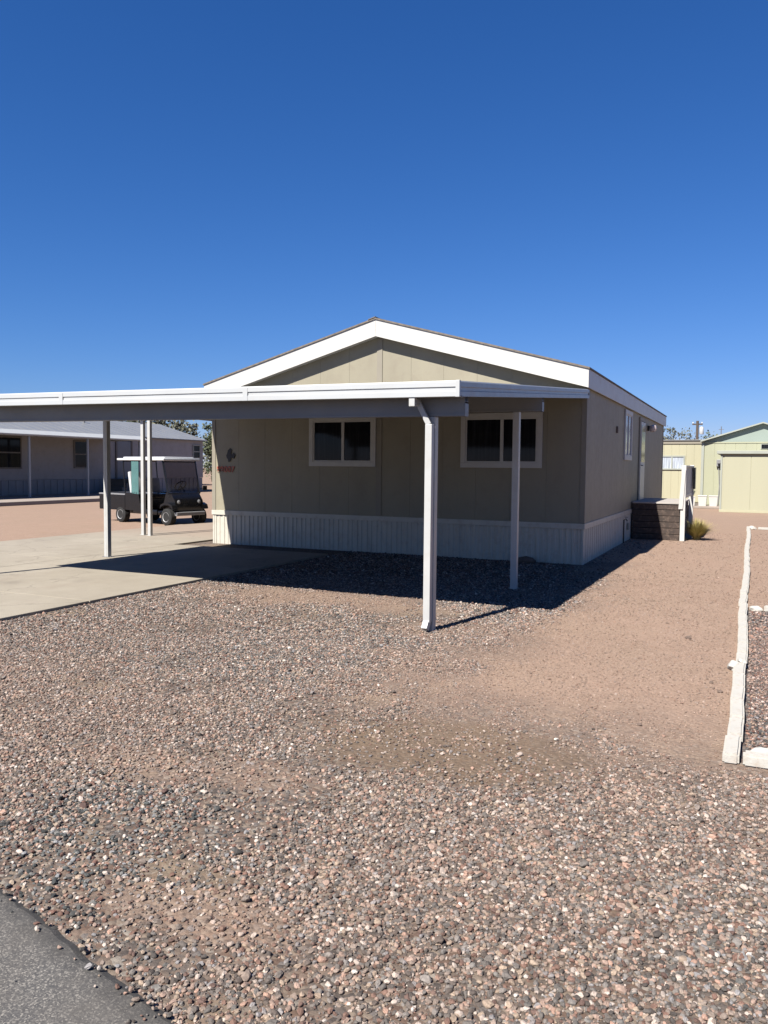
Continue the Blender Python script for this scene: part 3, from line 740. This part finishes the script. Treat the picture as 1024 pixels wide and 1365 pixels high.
for s in (-1, 1):
    B().tube([(1.0, s * .53, .82), (.80, s * .55, 1.72)], .018, 8).build('roof_strut', M['black'], cart, True)
    B().tube([(-.80, s * .56, .62), (-.92, s * .55, 1.72)], .018, 8).build('roof_strut', M['black'], cart, True)
    B().tube([(-.55, s * .57, .82), (-.3, s * .57, .86), (-.25, s * .57, .70)], .014, 8).build('armrest', M['black'], cart, True)
B().tube([(-.90, -.55, 1.70), (-.90, .55, 1.70)], .016, 8).build('cross_bar', M['black'], cart, True)
b = B(); b.box(-1.12, .94, -.62, .62, 1.72, 1.78, .028)
b.box(-1.0, .82, -.50, .50, 1.77, 1.82, .03); b.build('roof', M['white_plastic'], cart, True)
# windshield: tinted sheet in a black frame
def wsp(y, t): return (1.015 - .20 * t, y, .84 + .86 * t)
b = B(); b.hull8([wsp(-.52, 0), wsp(.52, 0), (wsp(-.52, 0)[0] - .006, -.52, .84), (wsp(.52, 0)[0] - .006, .52, .84), wsp(-.52, 1), wsp(.52, 1), (wsp(-.52, 1)[0] - .006, -.52, 1.70), (wsp(.52, 1)[0] - .006, .52, 1.70)])
ws = b.build('windshield', M['windshield'], cart)
b = B()
for y in (-.53, .53): b.tube([(1.02, y, .84), (.82, y, 1.70)], .016, 6)
b.tube([(1.02, -.53, .85), (1.02, .53, .85)], .016, 6); b.tube([(.82, -.53, 1.69), (.82, .53, 1.69)], .018, 6)
b.build('frame', M['black'], ws, True)
b = B()
for k in range(8):  # rolled-down vinyl curtain on the near side, gently folded
    x0, x1 = -.52 + k * .04, -.52 + (k + 1) * .04; d0, d1 = .015 * (k % 2), .015 * ((k + 1) % 2)
    b.hull8([(x0, -.575 - d0, .78), (x1, -.575 - d1, .78), (x0, -.569 - d0, .78), (x1, -.569 - d1, .78), (x0, -.575 - d0, 1.70), (x1, -.575 - d1, 1.70), (x0, -.569 - d0, 1.70), (x1, -.569 - d1, 1.70)])
b.build('side_curtain', M['teal'], cart)
for s in (-1, 1):
    b = B(); b.lathe([(.05, 0), (.055, .02), (.03, .035)], Matrix.Translation((1.19, s * .34, .62)) @ Matrix.Rotation(R(78), 4, 'Y'), 14); b.build('headlight', M['grey_plastic'], cart, True)
b = B(); b.tube([(.98, .54, .95), (1.02, .68, .98)], .01, 6); b.box(.99, 1.03, .64, .78, .92, 1.04, .015); b.build('mirror', M['black'], cart)

# ------------------------------------------------------------------ left neighbour
nb = thing('lilac_mobile_home', 'lilac-grey mobile home with pale metal roof and porch awning beyond the carport', 'mobile home', (-31.5, 15, 0))
def to_nb(o): o.location = (31.5, -15, 0); return o
NX0, NX1, NY0, NY1, NE = -35.2, -28.2, 3.0, 26.4, 3.12
b = B()
b.box(NX0, NX1, NY0, NY1, .85, NE)
b.prism([(NX0, NE), (NX1, NE), ((NX0 + NX1) / 2, NE + .98)], 1, NY0, NY1)
for i in range(14): b.box(NX1, NX1 + .012, NY0, NY1, .90 + i * .155, .90 + i * .155 + .14, .003)
to_nb(b.build('wall', M['lilac_wall'], nb))
b = B(); b.box(NX0 + .03, NX1 - .02, NY0 + .03, NY1 - .03, 0, .84)
for i in range(58): y = NY0 + .1 + i * .4; b.box(NX1 - .02, NX1 + .006, y, y + .25, .03, .84, .004)
to_nb(b.build('skirting', M['blue_skirt'], nb))
b = B()
xm = (NX0 + NX1) / 2
for sgn in (-1, 1):
    xe = xm + sgn * 3.72; zr, ze = NE + 1.0, NE - .04
    b.hull8([(xm, NY0 - .2, zr), (xe, NY0 - .2, ze), (xm, NY1 + .2, zr), (xe, NY1 + .2, ze), (xm, NY0 - .2, zr + .05), (xe, NY0 - .2, ze + .05), (xm, NY1 + .2, zr + .05), (xe, NY1 + .2, ze + .05)])
    for i in range(40):
        y = NY0 + i * .6
        b.hull8([(xm, y, zr + .05), (xe, y, ze + .05), (xm, y + .03, zr + .05), (xe, y + .03, ze + .05), (xm, y, zr + .062), (xe, y, ze + .062), (xm, y + .03, zr + .062), (xe, y + .03, ze + .062)])
nroof = to_nb(b.build('roof', M['metal_roof'], nb))
for x, y, z in ((-30.5, 12.6, 3.9), (-31, 13.4, 4.0), (-30.6, 19.2, 3.9)):
    B().tube([(x, y, z - .3), (x, y, z + .28)], .06, 10).build('roof_vent', M['pipe'], nroof, True)
def nwin(y0, y1, z0, z1, fr='drip'):
    o = bpy.data.objects.new('window', None); COL.objects.link(o); o.parent = nb; o.location = (31.5, -15, 0)
    b = B(); x = NX1 + .012; t = .07
    b.box(x, x + .05, y0, y1, z0, z0 + t).box(x, x + .05, y0, y1, z1 - t, z1).box(x, x + .048, y0, y0 + t, z0 + t, z1 - t).box(x, x + .048, y1 - t, y1, z0 + t, z1 - t)
    b.box(x, x + .045, y0 + t, y1 - t, (z0 + z1) / 2 - .03, (z0 + z1) / 2 + .03); b.build('frame', M[fr], o)
    B().box(x, x + .02, y0 + t, y1 - t, z0 + t, (z0 + z1) / 2 - .03).build('pane', M['glass'], o)
    B().box(x, x + .02, y0 + t, y1 - t, (z0 + z1) / 2 + .03, z1 - t).build('pane', M['glass'], o)
nwin(11.0, 13.0, 1.36, 2.85); nwin(16.12, 17.1, 1.40, 2.80); nwin(25.4, 26.1, 2.0, 2.85, 'greytrim'); nwin(6.0, 7.6, 1.36, 2.8)
b = B(); b.box(NX1 + .012, NX1 + .06, 19.1, 20.1, .85, 2.85, .01); to_nb(b.build('door', M['metal_roof'], nb))
b = B(); b.box(NX1 + .01, NX1 + .08, 18.98, 19.08, .85, 2.95).box(NX1 + .01, NX1 + .08, 20.12, 20.22, .85, 2.95); to_nb(b.build('door_frame', M['drip'], nb))
b = B(); b.box(NX1 + .03, NX1 + 1.6, 18.6, 20.6, .55, .85, .02).box(NX1 + .03, NX1 + 1.6, 18.5, 20.6, .1, .54, .02)
for i in range(3): b.box(NX1 + .5, NX1 + 1.5, 18.2 - i * .3, 18.49 - i * .3, 0, .64 - .2 * i, .01)
to_nb(b.build('door_steps', M['drip'], nb))
pa = thing('porch_awning', 'long white porch awning with slim posts in front of the lilac-grey home', 'awning', (-26.8, 12, 0))
def to_pa(o): o.location = (26.8, -12, 0); return o
b = B(); b.hull8([(-25.5, 2, 2.84), (-28.15, 2, 3.0), (-25.5, 18.2, 2.84), (-28.15, 18.2, 3.0), (-25.5, 2, 2.88), (-28.15, 2, 3.04), (-25.5, 18.2, 2.88), (-28.15, 18.2, 3.04)])
to_pa(b.build('roof_panel', M['alu_dull'], pa))
b = B(); b.prism([(-25.50, 2.80), (-25.44, 2.78), (-25.36, 2.81), (-25.35, 2.86), (-25.62, 3.04), (-25.62, 3.02)], 1, 1.95, 18.25); b.box(-28.1, -25.5, 18.202, 18.25, 2.80, 2.97, .01); to_pa(b.build('fascia', M['alu'], pa))
for y in (4.6, 7.9, 11.17, 14.47, 17.9):
    b = B(); b.box(-25.62, -25.54, y - .04, y + .04, .16, 2.84, .006); to_pa(b.build('post', M['alu_grey'], pa))
# raised patio slab in front of it
m_pat = paint('patio_concrete', (.38, .32, .275), .85, .08, 2, (.4, .3, .24), .4, bmp=.003)
b = B(); b.box(-28.0, -22.9, 1.0, 17.6, 0, .15, .02); b.build('patio', m_pat, kind='structure')
b = B()
b = B(); bmesh.ops.create_icosphere(b.bm, subdivisions=3, radius=1)
for v in b.bm.verts: v.co *= .32 * (1 + .2 * noise.noise(v.co * 2)); v.co.z *= .7
o = b.build('bush', M['leaf_dusty']); o.location = (-24.2, 10.2, .3); bpy.data.objects.remove(o)

# ------------------------------------------------------------------ right neighbours
gh = thing('pale_green_home', 'pale green mobile home with gabled front and blank panelled extension', 'mobile home', (3.4, 25, 0))
def to_gh(o): o.location = (-3.4, -25, 0); return o
GX0, GX1, GY, GE = .62, 5.1, 23.5, 2.80; GM = 2.86
b = B()
b.box(GX0, GX1, GY, GY + 12, .0, GE)
n = 11
for i in range(n):
    w0 = GX0 + (GX1 - GX0) * i / n; b.box(w0 + .01, w0 + (GX1 - GX0) / n - .01, GY - .012, GY, .12, GE - .07, .003)
to_gh(b.build('wall', M['green_wall'], gh))
b = B(); b.prism([(GX0, GE + .001), (GX1, GE + .001), (GX1, GE + .03), (GM, 3.55), (GX0, GE + .03)], 1, GY, GY + .2)
to_gh(b.build('gable', M['green_gable'], gh))
B_ = B(); B_.box(GX0 - .02, GX1, GY - .03, GY - .013, GE - .06, GE, .004); to_gh(B_.build('gable_trim', M['green_wall'], gh))
b = B()
for sgn in (-1, 1):
    xe = GM + sgn * 2.4
    b.hull8([(GM, GY - .2, 3.56), (xe, GY - .2, GE + .0), (GM, GY + 12.2, 3.56), (xe, GY + 12.2, GE + .0), (GM, GY - .2, 3.62), (xe, GY - .2, GE + .06), (GM, GY + 12.2, 3.62), (xe, GY + 12.2, GE + .06)])
to_gh(b.build('roof', M['greytrim'], gh))
# extension with shed-like blank panel
ex = B(); EX0, EX1, EY = 1.42, 6.2, 19.6
ex.box(EX0, EX1, EY, GY - .02, 0, 2.22)
for i in range(5): ex.box(EX0 + .12 + i * .94, EX0 + .12 + i * .94 + .92, EY - .015, EY, .10, 2.12, .004)
to_gh(ex.build('extension', M['shed_wall'], gh))
b = B(); b.box(EX0 - .15, EX1 + .1, EY - .12, GY - .02, 2.221, 2.34, .01); to_gh(b.build('extension_roof', M['greytrim'], gh))
b = B(); b.box(EX0 - .012, EX0 + .05, EY - .03, EY - .002, .0, 2.2, .004); to_gh(b.build('extension_trim', M['greytrim'], gh))
b = B(); b.box(EX0 - .02, EX1, EY - .04, EY - .016, .0, .10, .01); to_gh(b.build('sill_board', M['cream_wall'], gh))
wn = B().box(2.80, 4.9, GY - .03, GY - .013, 2.49, 2.71).build('window', M['greytrim'], gh); to_gh(wn)
B().box(2.83, 4.86, GY - .036, GY - .0305, 2.51, 2.69).build('pane', M['glass'], wn)
# meter, cable and downpipe
b = B(); b.box(1.12, 1.30, GY - .14, GY - .012, 1.75, 2.05, .02).lathe([(.07, 0), (.07, .06)], Matrix.Translation((1.22, GY - .2, 1.95)) @ Matrix.Rotation(R(90), 4, 'X'), 12)
b.tube([(1.21, GY - .05, 1.75), (1.26, GY - .05, .9), (1.22, GY - .05, .1)], .02, 6); to_gh(b.build('meter_box', M['grey_plastic'], gh))
b = B(); b.box(.50, .61, GY - .05, GY + .05, .05, 2.78, .01); to_gh(b.build('corner_downpipe', M['greytrim'], gh))

ch = thing('cream_mobile_home', 'cream mobile home with a sliding window behind the porch rail', 'mobile home', (-3, 29, 0))
def to_ch(o): o.location = (3, -29, 0); return o
b = B(); b.box(-8, .42, 25.5, 33, .12, 2.86)
for i in range(26):
    x = -8 + i * .324; b.box(x, x + .312, 25.488, 25.5, .14, 2.78, .003)
to_ch(b.build('wall', M['cream_wall'], ch))
b = B(); b.box(-8.05, .46, 25.45, 25.486, 2.78, 2.93, .01); to_ch(b.build('fascia', M['seam'], ch))
b = B(); b.box(-8.1, .5, 25.4, 33.1, 2.931, 2.97, .01); to_ch(b.build('roof', M['metal_roof'], ch))
b = B(); b.box(-7.97, .40, 25.52, 25.6, 0, .118); to_ch(b.build('skirting', M['drip'], ch))
o = bpy.data.objects.new('window', None); COL.objects.link(o); o.parent = ch; o.location = (3, -29, 0)
b = B(); x0, x1, z0, z1, yy = -1.42, -.30, 1.60, 2.25, 25.486; t = .06
b.box(x0, x1, yy - .05, yy, z0, z0 + t).box(x0, x1, yy - .05, yy, z1 - t, z1).box(x0, x0 + t, yy - .048, yy, z0 + t, z1 - t).box(x1 - t, x1, yy - .048, yy, z0 + t, z1 - t).box(-.89, -.83, yy - .046, yy, z0 + t, z1 - t)
b.build('frame', M['greytrim'], o)
B().box(x0 + t, -.89, yy - .02, yy - .001, z0 + t, z1 - t).build('pane', M['glass_pale'], o); B().box(-.83, x1 - t, yy - .02, yy - .001, z0 + t, z1 - t).build('pane', M['glass_pale'], o)

# concrete strip and three white tubs in front of the pale green wall
b = B(); b.box(-.4, 1.36, 22.1, 23.3, 0, .10, .02); b.build('pavement', m_pat, kind='structure')
def tub(x, y, s, label):
    t_ = thing('planter_tub', label, 'planter', (x, y, .10), random.uniform(-.1, .1), 'white tubs by the pale green home')
    b = B(); b.hull8([(-.14 * s, -.14 * s, 0), (.14 * s, -.14 * s, 0), (-.14 * s, .14 * s, 0), (.14 * s, .14 * s, 0), (-.17 * s, -.17 * s, .40 * s), (.17 * s, -.17 * s, .40 * s), (-.17 * s, .17 * s, .40 * s), (.17 * s, .17 * s, .40 * s)])
    b.build('tub', M['trim'], t_)
    b = B(); b.box(-.185 * s, .185 * s, -.185 * s, .185 * s, .40 * s, .44 * s, .01); b.build('rim', M['trim'], t_); return t_
tub(1.08, 22.45, 1.0, 'square white tub closest to the blank panelled extension')
tub(.66, 22.45, 1.0, 'square white tub in the middle of the three')
tp = tub(.22, 22.5, .85, 'smaller white tub closest to the porch, beneath a pale plant')
o = bunch('potted_plant', (.26, 22.5, .47), 70, .38, .28, M['pot_leaf'], .022, 8); tag(o, 'pale leafy plant standing in the smaller white tub', 'plant')

# ------------------------------------------------------------------ trees, poles
def tree(name, label, loc, h, rx, ry, n, leaf, seed, ls=.09, crown_lo=.25, group=None, trunk=.12, sparse=False):
    rg = random.Random(seed); t_ = thing(name, label, 'tree', loc, 0, group)
    b = B(); tips = []
    b.tube([(0, 0, 0), (.05, .03, h * .2), (-.04, .05, h * .42)], trunk, 8, trunk * .6)
    for k in range(9):
        a = k * 2.4 + rg.uniform(-.3, .3); r = rg.uniform(.45, .9)
        tip = Vector((math.cos(a) * rx * r, math.sin(a) * ry * r, h * rg.uniform(.5, .93)))
        mid = tip * .5 + Vector((rg.uniform(-.2, .2), rg.uniform(-.2, .2), h * .12)); tips.append(tip)
        b.tube([(-.02, .03, h * rg.uniform(.2, .4)), mid, tip], trunk * .4, 6, trunk * .08)
        for q in range(3):
            e = tip + Vector((rg.uniform(-1, 1) * rx * .4, rg.uniform(-1, 1) * ry * .4, rg.uniform(-.1, .25) * h))
            b.tube([mid.lerp(tip, .6), e], trunk * .12, 4, trunk * .03); tips.append(e)
    b.build('trunk', M['bark'], t_)
    b = B()
    centres = [(Vector(p), rg.uniform(.25, .5)) for p in tips] + [(Vector((rg.uniform(-1, 1) * rx * .7, rg.uniform(-1, 1) * ry * .7, h * rg.uniform(crown_lo, .9))), rg.uniform(.3, .55)) for _ in range(0 if sparse else 22)]
    for i in range(n):
        c, cr_ = centres[rg.randrange(len(centres))]
        d = Vector((rg.gauss(0, 1), rg.gauss(0, 1), rg.gauss(0, .8))) * cr_ * (min(rx, ry) * .42)
        p = c + d
        if p.z < .15: continue
        u = Vector((rg.gauss(0, 1), rg.gauss(0, 1), rg.gauss(0, 1))).normalized(); v = u.orthogonal().normalized(); s = ls * rg.uniform(.6, 1.4)
        b.bm.faces.new([b.bm.verts.new(q) for q in (p - u * s, p + v * s * .5, p + u * s, p - v * s * .5)])
    b.build('crown', M[leaf], t_); return t_
G = 'trees behind the lilac-grey home'
tree('shade_tree', 'dark green shade tree showing between the lilac-grey home and the beige wall', (-33.6, 35.6, 0), 4.3, 1.3, 1.3, 5000, 'leaf', 1, .11, .12, G)
tree('shade_tree', 'dusty green tree rising behind the end of the pale metal roof', (-40.5, 36.5, 0), 5.8, 2.6, 2.2, 6000, 'leaf_dusty', 2, .13, .3, G)
tree('shade_tree', 'olive tree behind the ridge of the pale metal roof', (-40.5, 30.0, 0), 5.3, 2.2, 2.2, 5000, 'leaf', 3, .13, .3, G)
tree('shade_tree', 'small dusty tree low behind the beige home corner', (-38.6, 43.5, 0), 4.2, 2.0, 1.8, 4500, 'leaf_dusty', 4, .12, .12, G)
G2 = 'sparse trees beyond the cream home'
tree('desert_tree', 'bare-branched desert tree close to the beige eave', (-6.7, 62, 0), 5.2, 1.7, 1.3, 700, 'leaf_dusty', 5, .09, .3, G2, .12, True)
tree('desert_tree', 'low dusty tree in the gap over the cream roof', (-4.3, 63, 0), 4.6, 1.9, 1.5, 2600, 'leaf_dusty', 6, .12, .3, G2)
tree('desert_tree', 'dark rounded tree at the foot of the utility pole', (-2.0, 64, 0), 4.4, 1.5, 1.5, 2600, 'leaf', 9, .12, .3, G2)
up = thing('utility_pole', 'wooden utility pole with crossarm beyond the cream home', 'utility pole', (-1.87, 60, 0))
B().tube([(0, 0, 0), (0, 0, 5.8)], .14, 10, .11).build('pole', M['polewood'], up, True)
B().box(-.42, .42, -.05, .05, 5.45, 5.57, .01).build('crossarm', M['polewood'], up)
for x in (-.36, .36): B().lathe([(.03, 0), (.05, .04), (.05, .09), (.02, .13)], Matrix.Translation((x, 0, 5.57)), 8).build('insulator', M['white_plastic'], up, True)
B().lathe([(.16, 0), (.18, .05), (.18, .55), (.10, .65)], Matrix.Translation((.34, -.05, 4.65)), 12).build('transformer', M['alu'], up, True)
an = B(); an.tube([(0, 0, 0), (0, 0, 5.3)], .035, 8); an.tube([(-.2, 0, 5.05), (.2, 0, 5.05)], .02, 6)
o = an.build('antenna_mast', M['pipe']); o.location = (.02, 60, 0); tag(o, 'thin antenna mast right of the wooden utility pole', 'antenna')

# ------------------------------------------------------------------ gravel (individual pebbles)
def vnoise(x, y, f, seed):
    """smooth value noise on arrays"""
    tab = np.random.default_rng(seed).random((256, 256))
    u, v = x * f + 100, y * f + 100; i, j = np.floor(u).astype(int), np.floor(v).astype(int); a, c = u - i, v - j
    a = a * a * (3 - 2 * a); c = c * c * (3 - 2 * c)
    g = lambda p, q: tab[p % 256, q % 256]
    return (g(i, j) * (1 - a) + g(i + 1, j) * a) * (1 - c) + (g(i, j + 1) * (1 - a) + g(i + 1, j + 1) * a) * c
def fields(x, y):
    nb_ = .42 * vnoise(x, y, .9, 1) + .28 * vnoise(x, y, 2.2, 2) + .30 * vnoise(x, y, 7, 3)
    xw, yw = x + (nb_ - .5) * 2.6, y + (nb_ - .5) * 2.6
    pink = sstep(-.2, 1.1, xw) * sstep(-9.3, -7.9, yw)
    bed = (x > 2.52) & (y > -8.55) & (y < -3.45)
    dx, dy = (x - .95) / .95, (y + 9.15) / .55
    brown = 1 - sstep(.4, 1.4, dx * dx + dy * dy + (vnoise(x, y, 3.2, 8) - .5) * 1.6)
    patch = sstep(.60, .76, .6 * vnoise(x, y, 1.7, 5) + .4 * vnoise(x, y, 4.3, 6))
    for px_, py_, ra, rb, amt in PATCHES:
        q_ = ((x - px_) / ra) ** 2 + ((y - py_) / rb) ** 2 + (vnoise(x, y, 3.5, 31) - .5) * 2
        pink = np.maximum(pink, (1 - sstep(.2, 1.5, q_)) * amt)
    dens = (1 - .66 * pink) * (1 - .72 * brown) * (1 - .72 * patch)
    edge = sstep(.9, .15, y - road_edge(x)) if False else 1 - sstep(.12, .75, y - (-11.29 - .272 * (x + .01)))
    dens = dens * (1 - .60 * edge * (vnoise(x, y, 2.6, 12) > .35))
    dens = np.where(bed, 1.0, dens)
    dens = np.where(y > -.02, np.where((x > .05), .16, 0), dens)
    return dens, pink, bed, brown
def in_view(x, y, z0, z1):
    dx, dy = x - CAM.x, y - CAM.y
    zc = dx * fw.x + dy * fw.y; xc = dx * r_.x + dy * r_.y
    return (zc > z0) & (zc < z1) & (np.abs(xc) < zc * .50 + .55)
P_, SC_, CO_ = [], [], []
PAL = np.array([(.040, .045, .046), (.085, .092, .09), (.17, .168, .16), (.24, .195, .165), (.33, .235, .19), (.16, .088, .068), (.34, .265, .20), (.50, .425, .37), (.66, .61, .55), (.10, .06, .052), (.235, .235, .24), (.40, .25, .19)])  # stone tones; darkest and palest also paint in shadows and highlights
PW = np.array([.13, .14, .12, .13, .12, .08, .08, .075, .008, .06, .05, .04]); PW = PW / PW.sum()
for z0, z1, dn, s0, s1 in ((1.2, 4.2, 8200, .0032, .0112), (4.2, 7.5, 6200, .0041, .0106), (7.5, 11.5, 3100, .0058, .013), (11.5, 20, 900, .009, .017)):
    # bounding rectangle of the view wedge
    c = [Vector((CAM.x, CAM.y, 0)) + fw * z + r_ * sx2 * (z * .5 + .55) for z in (z0, z1) for sx2 in (-1, 1)]
    xa, xb, ya, yb = min(q.x for q in c), max(q.x for q in c), min(q.y for q in c), max(q.y for q in c)
    n = int((xb - xa) * (yb - ya) * dn); x = RNG.uniform(xa, xb, n); y = RNG.uniform(ya, yb, n)
    dens, pink, bed, brown = fields(x, y)
    ok = in_view(x, y, z0, z1) & (RNG.random(n) < dens)
    ok &= (x > -4.33) | (y > -.8); ok &= ~((x > -7.55) & (x < .03) & (y > -.03)); ok &= x > -4.33
    on_road = y < -11.29 - .272 * (x + .01)
    ok &= (~on_road) | (RNG.random(n) < .01 + .25 * np.exp(-np.clip(-11.29 - .272 * (x + .01) - y, 0, 9) / .05))
    ok &= ~((x > .0) & (x < 1.2) & (y > 5.6) & (y < 9.6)); ok &= ~((x > 2.42) & (x < 2.53) & (y > -8.72)) ; ok &= y < 12
    x, y, pink, bed, brown, on_road = x[ok], y[ok], pink[ok], bed[ok], brown[ok], on_road[ok]; n = len(x)
    s = s0 + (s1 - s0) * RNG.random(n) ** 2.1
    big = RNG.random(n) < .025; s = np.where(big, s * 1.6, s)
    s = s * np.where((pink > .5) & ~bed, .66, 1.0)
    idx = RNG.choice(len(PAL), n, p=PW); col = PAL[idx] * (1 + RNG.uniform(-.22, .22, (n, 1)))
    tint = np.array((.33, .222, .168)) * (1 + RNG.uniform(-.3, .3, (n, 1)))
    k = np.clip(pink * .62 * (~bed), 0, 1)[:, None]; col = col * (1 - k) + tint * k
    warm = (vnoise(x, y, .75, 21)[:, None]) * .34; col = col * (1 - warm) + tint * warm
    col = np.where(bed[:, None], col * np.array((.95, .88, .88)), col)
    z = s * RNG.uniform(-.1, .8, n) + np.where(on_road, .02, 0)
    P_.append(np.stack([x, y, z], 1)); SC_.append(s); CO_.append(col)
P_ = np.concatenate(P_); SC_ = np.concatenate(SC_); CO_ = np.clip(np.concatenate(CO_) * K * 1.16, 0, 1)
print('pebbles', len(P_))
gm = bpy.data.meshes.new('gravel'); gm.vertices.add(len(P_)); gm.vertices.foreach_set('co', P_.astype(np.float32).ravel())
a = gm.attributes.new('psc', 'FLOAT', 'POINT'); a.data.foreach_set('value', SC_.astype(np.float32))
a = gm.attributes.new('pcol', 'FLOAT_COLOR', 'POINT'); a.data.foreach_set('color', np.concatenate([CO_, np.ones((len(CO_), 1))], 1).astype(np.float32).ravel())
m, nt, bs = new_mat('pebble')
at = N(nt, 'ShaderNodeAttribute'); at.attribute_type = 'INSTANCER'; at.attribute_name = 'pcol'
nz = noise_n(nt, coords(nt, 'Object'), 2.2, 3)
nt.links.new(mix(nt, 1.0, at.outputs['Color'], ramp(nt, nz, [(.3, .74), (.7, 1.2)]), 'MULTIPLY'), bs.inputs['Base Color'])
bs.inputs['Roughness'].default_value = .85; bs.inputs['Specular IOR Level'].default_value = .25
gm.materials.append(m)
go = bpy.data.objects.new('gravel', gm); COL.objects.link(go); go['kind'] = 'stuff'
go['label'] = 'mixed grey, pink and white pebbles spread over the yard'; go['category'] = 'gravel'
ng = bpy.data.node_groups.new('pebble_scatter', 'GeometryNodeTree')
ng.interface.new_socket('Geometry', in_out='INPUT', socket_type='NodeSocketGeometry'); ng.interface.new_socket('Geometry', in_out='OUTPUT', socket_type='NodeSocketGeometry')
gi = ng.nodes.new('NodeGroupInput'); gout = ng.nodes.new('NodeGroupOutput')
jn = ng.nodes.new('GeometryNodeJoinGeometry')
for k in range(7):
    ico = ng.nodes.new('GeometryNodeMeshIcoSphere'); ico.inputs['Radius'].default_value = 1; ico.inputs['Subdivisions'].default_value = 2
    tn = ng.nodes.new('ShaderNodeTexNoise'); tn.noise_dimensions = '4D'; tn.inputs['W'].default_value = k * 7.3; tn.inputs['Scale'].default_value = .9; tn.inputs['Detail'].default_value = 1.5
    sb = ng.nodes.new('ShaderNodeVectorMath'); sb.operation = 'SUBTRACT'; sb.inputs[1].default_value = (.5, .5, .5); ng.links.new(tn.outputs['Color'], sb.inputs[0])
    sc = ng.nodes.new('ShaderNodeVectorMath'); sc.operation = 'SCALE'; sc.inputs['Scale'].default_value = 1.5; ng.links.new(sb.outputs[0], sc.inputs[0])
    sp = ng.nodes.new('GeometryNodeSetPosition'); ng.links.new(ico.outputs['Mesh'], sp.inputs['Geometry']); ng.links.new(sc.outputs[0], sp.inputs['Offset'])
    tr = ng.nodes.new('GeometryNodeTransform'); tr.inputs['Scale'].default_value = (1.12, .80 + .05 * (k % 4), .62 + .07 * (k % 3)); ng.links.new(sp.outputs[0], tr.inputs['Geometry'])
    sm_ = ng.nodes.new('GeometryNodeSetMaterial'); sm_.inputs['Material'].default_value = m; ng.links.new(tr.outputs[0], sm_.inputs['Geometry'])
    g2i = ng.nodes.new('GeometryNodeGeometryToInstance'); ng.links.new(sm_.outputs[0], g2i.inputs[0]); ng.links.new(g2i.outputs[0], jn.inputs[0])
iop = ng.nodes.new('GeometryNodeInstanceOnPoints'); iop.inputs['Pick Instance'].default_value = True
rv = ng.nodes.new('FunctionNodeRandomValue'); rv.data_type = 'FLOAT_VECTOR'; rv.inputs[0].default_value = (-.45, -.45, 0); rv.inputs[1].default_value = (.45, .45, 6.283)
na = ng.nodes.new('GeometryNodeInputNamedAttribute'); na.data_type = 'FLOAT'; na.inputs[0].default_value = 'psc'
ng.links.new(gi.outputs[0], iop.inputs['Points']); ng.links.new(jn.outputs[0], iop.inputs['Instance']); ng.links.new(rv.outputs[0], iop.inputs['Rotation']); ng.links.new(na.outputs[0], iop.inputs['Scale'])
ng.links.new(iop.outputs[0], gout.inputs[0])
md = go.modifiers.new('scatter', 'NODES'); md.node_group = ng
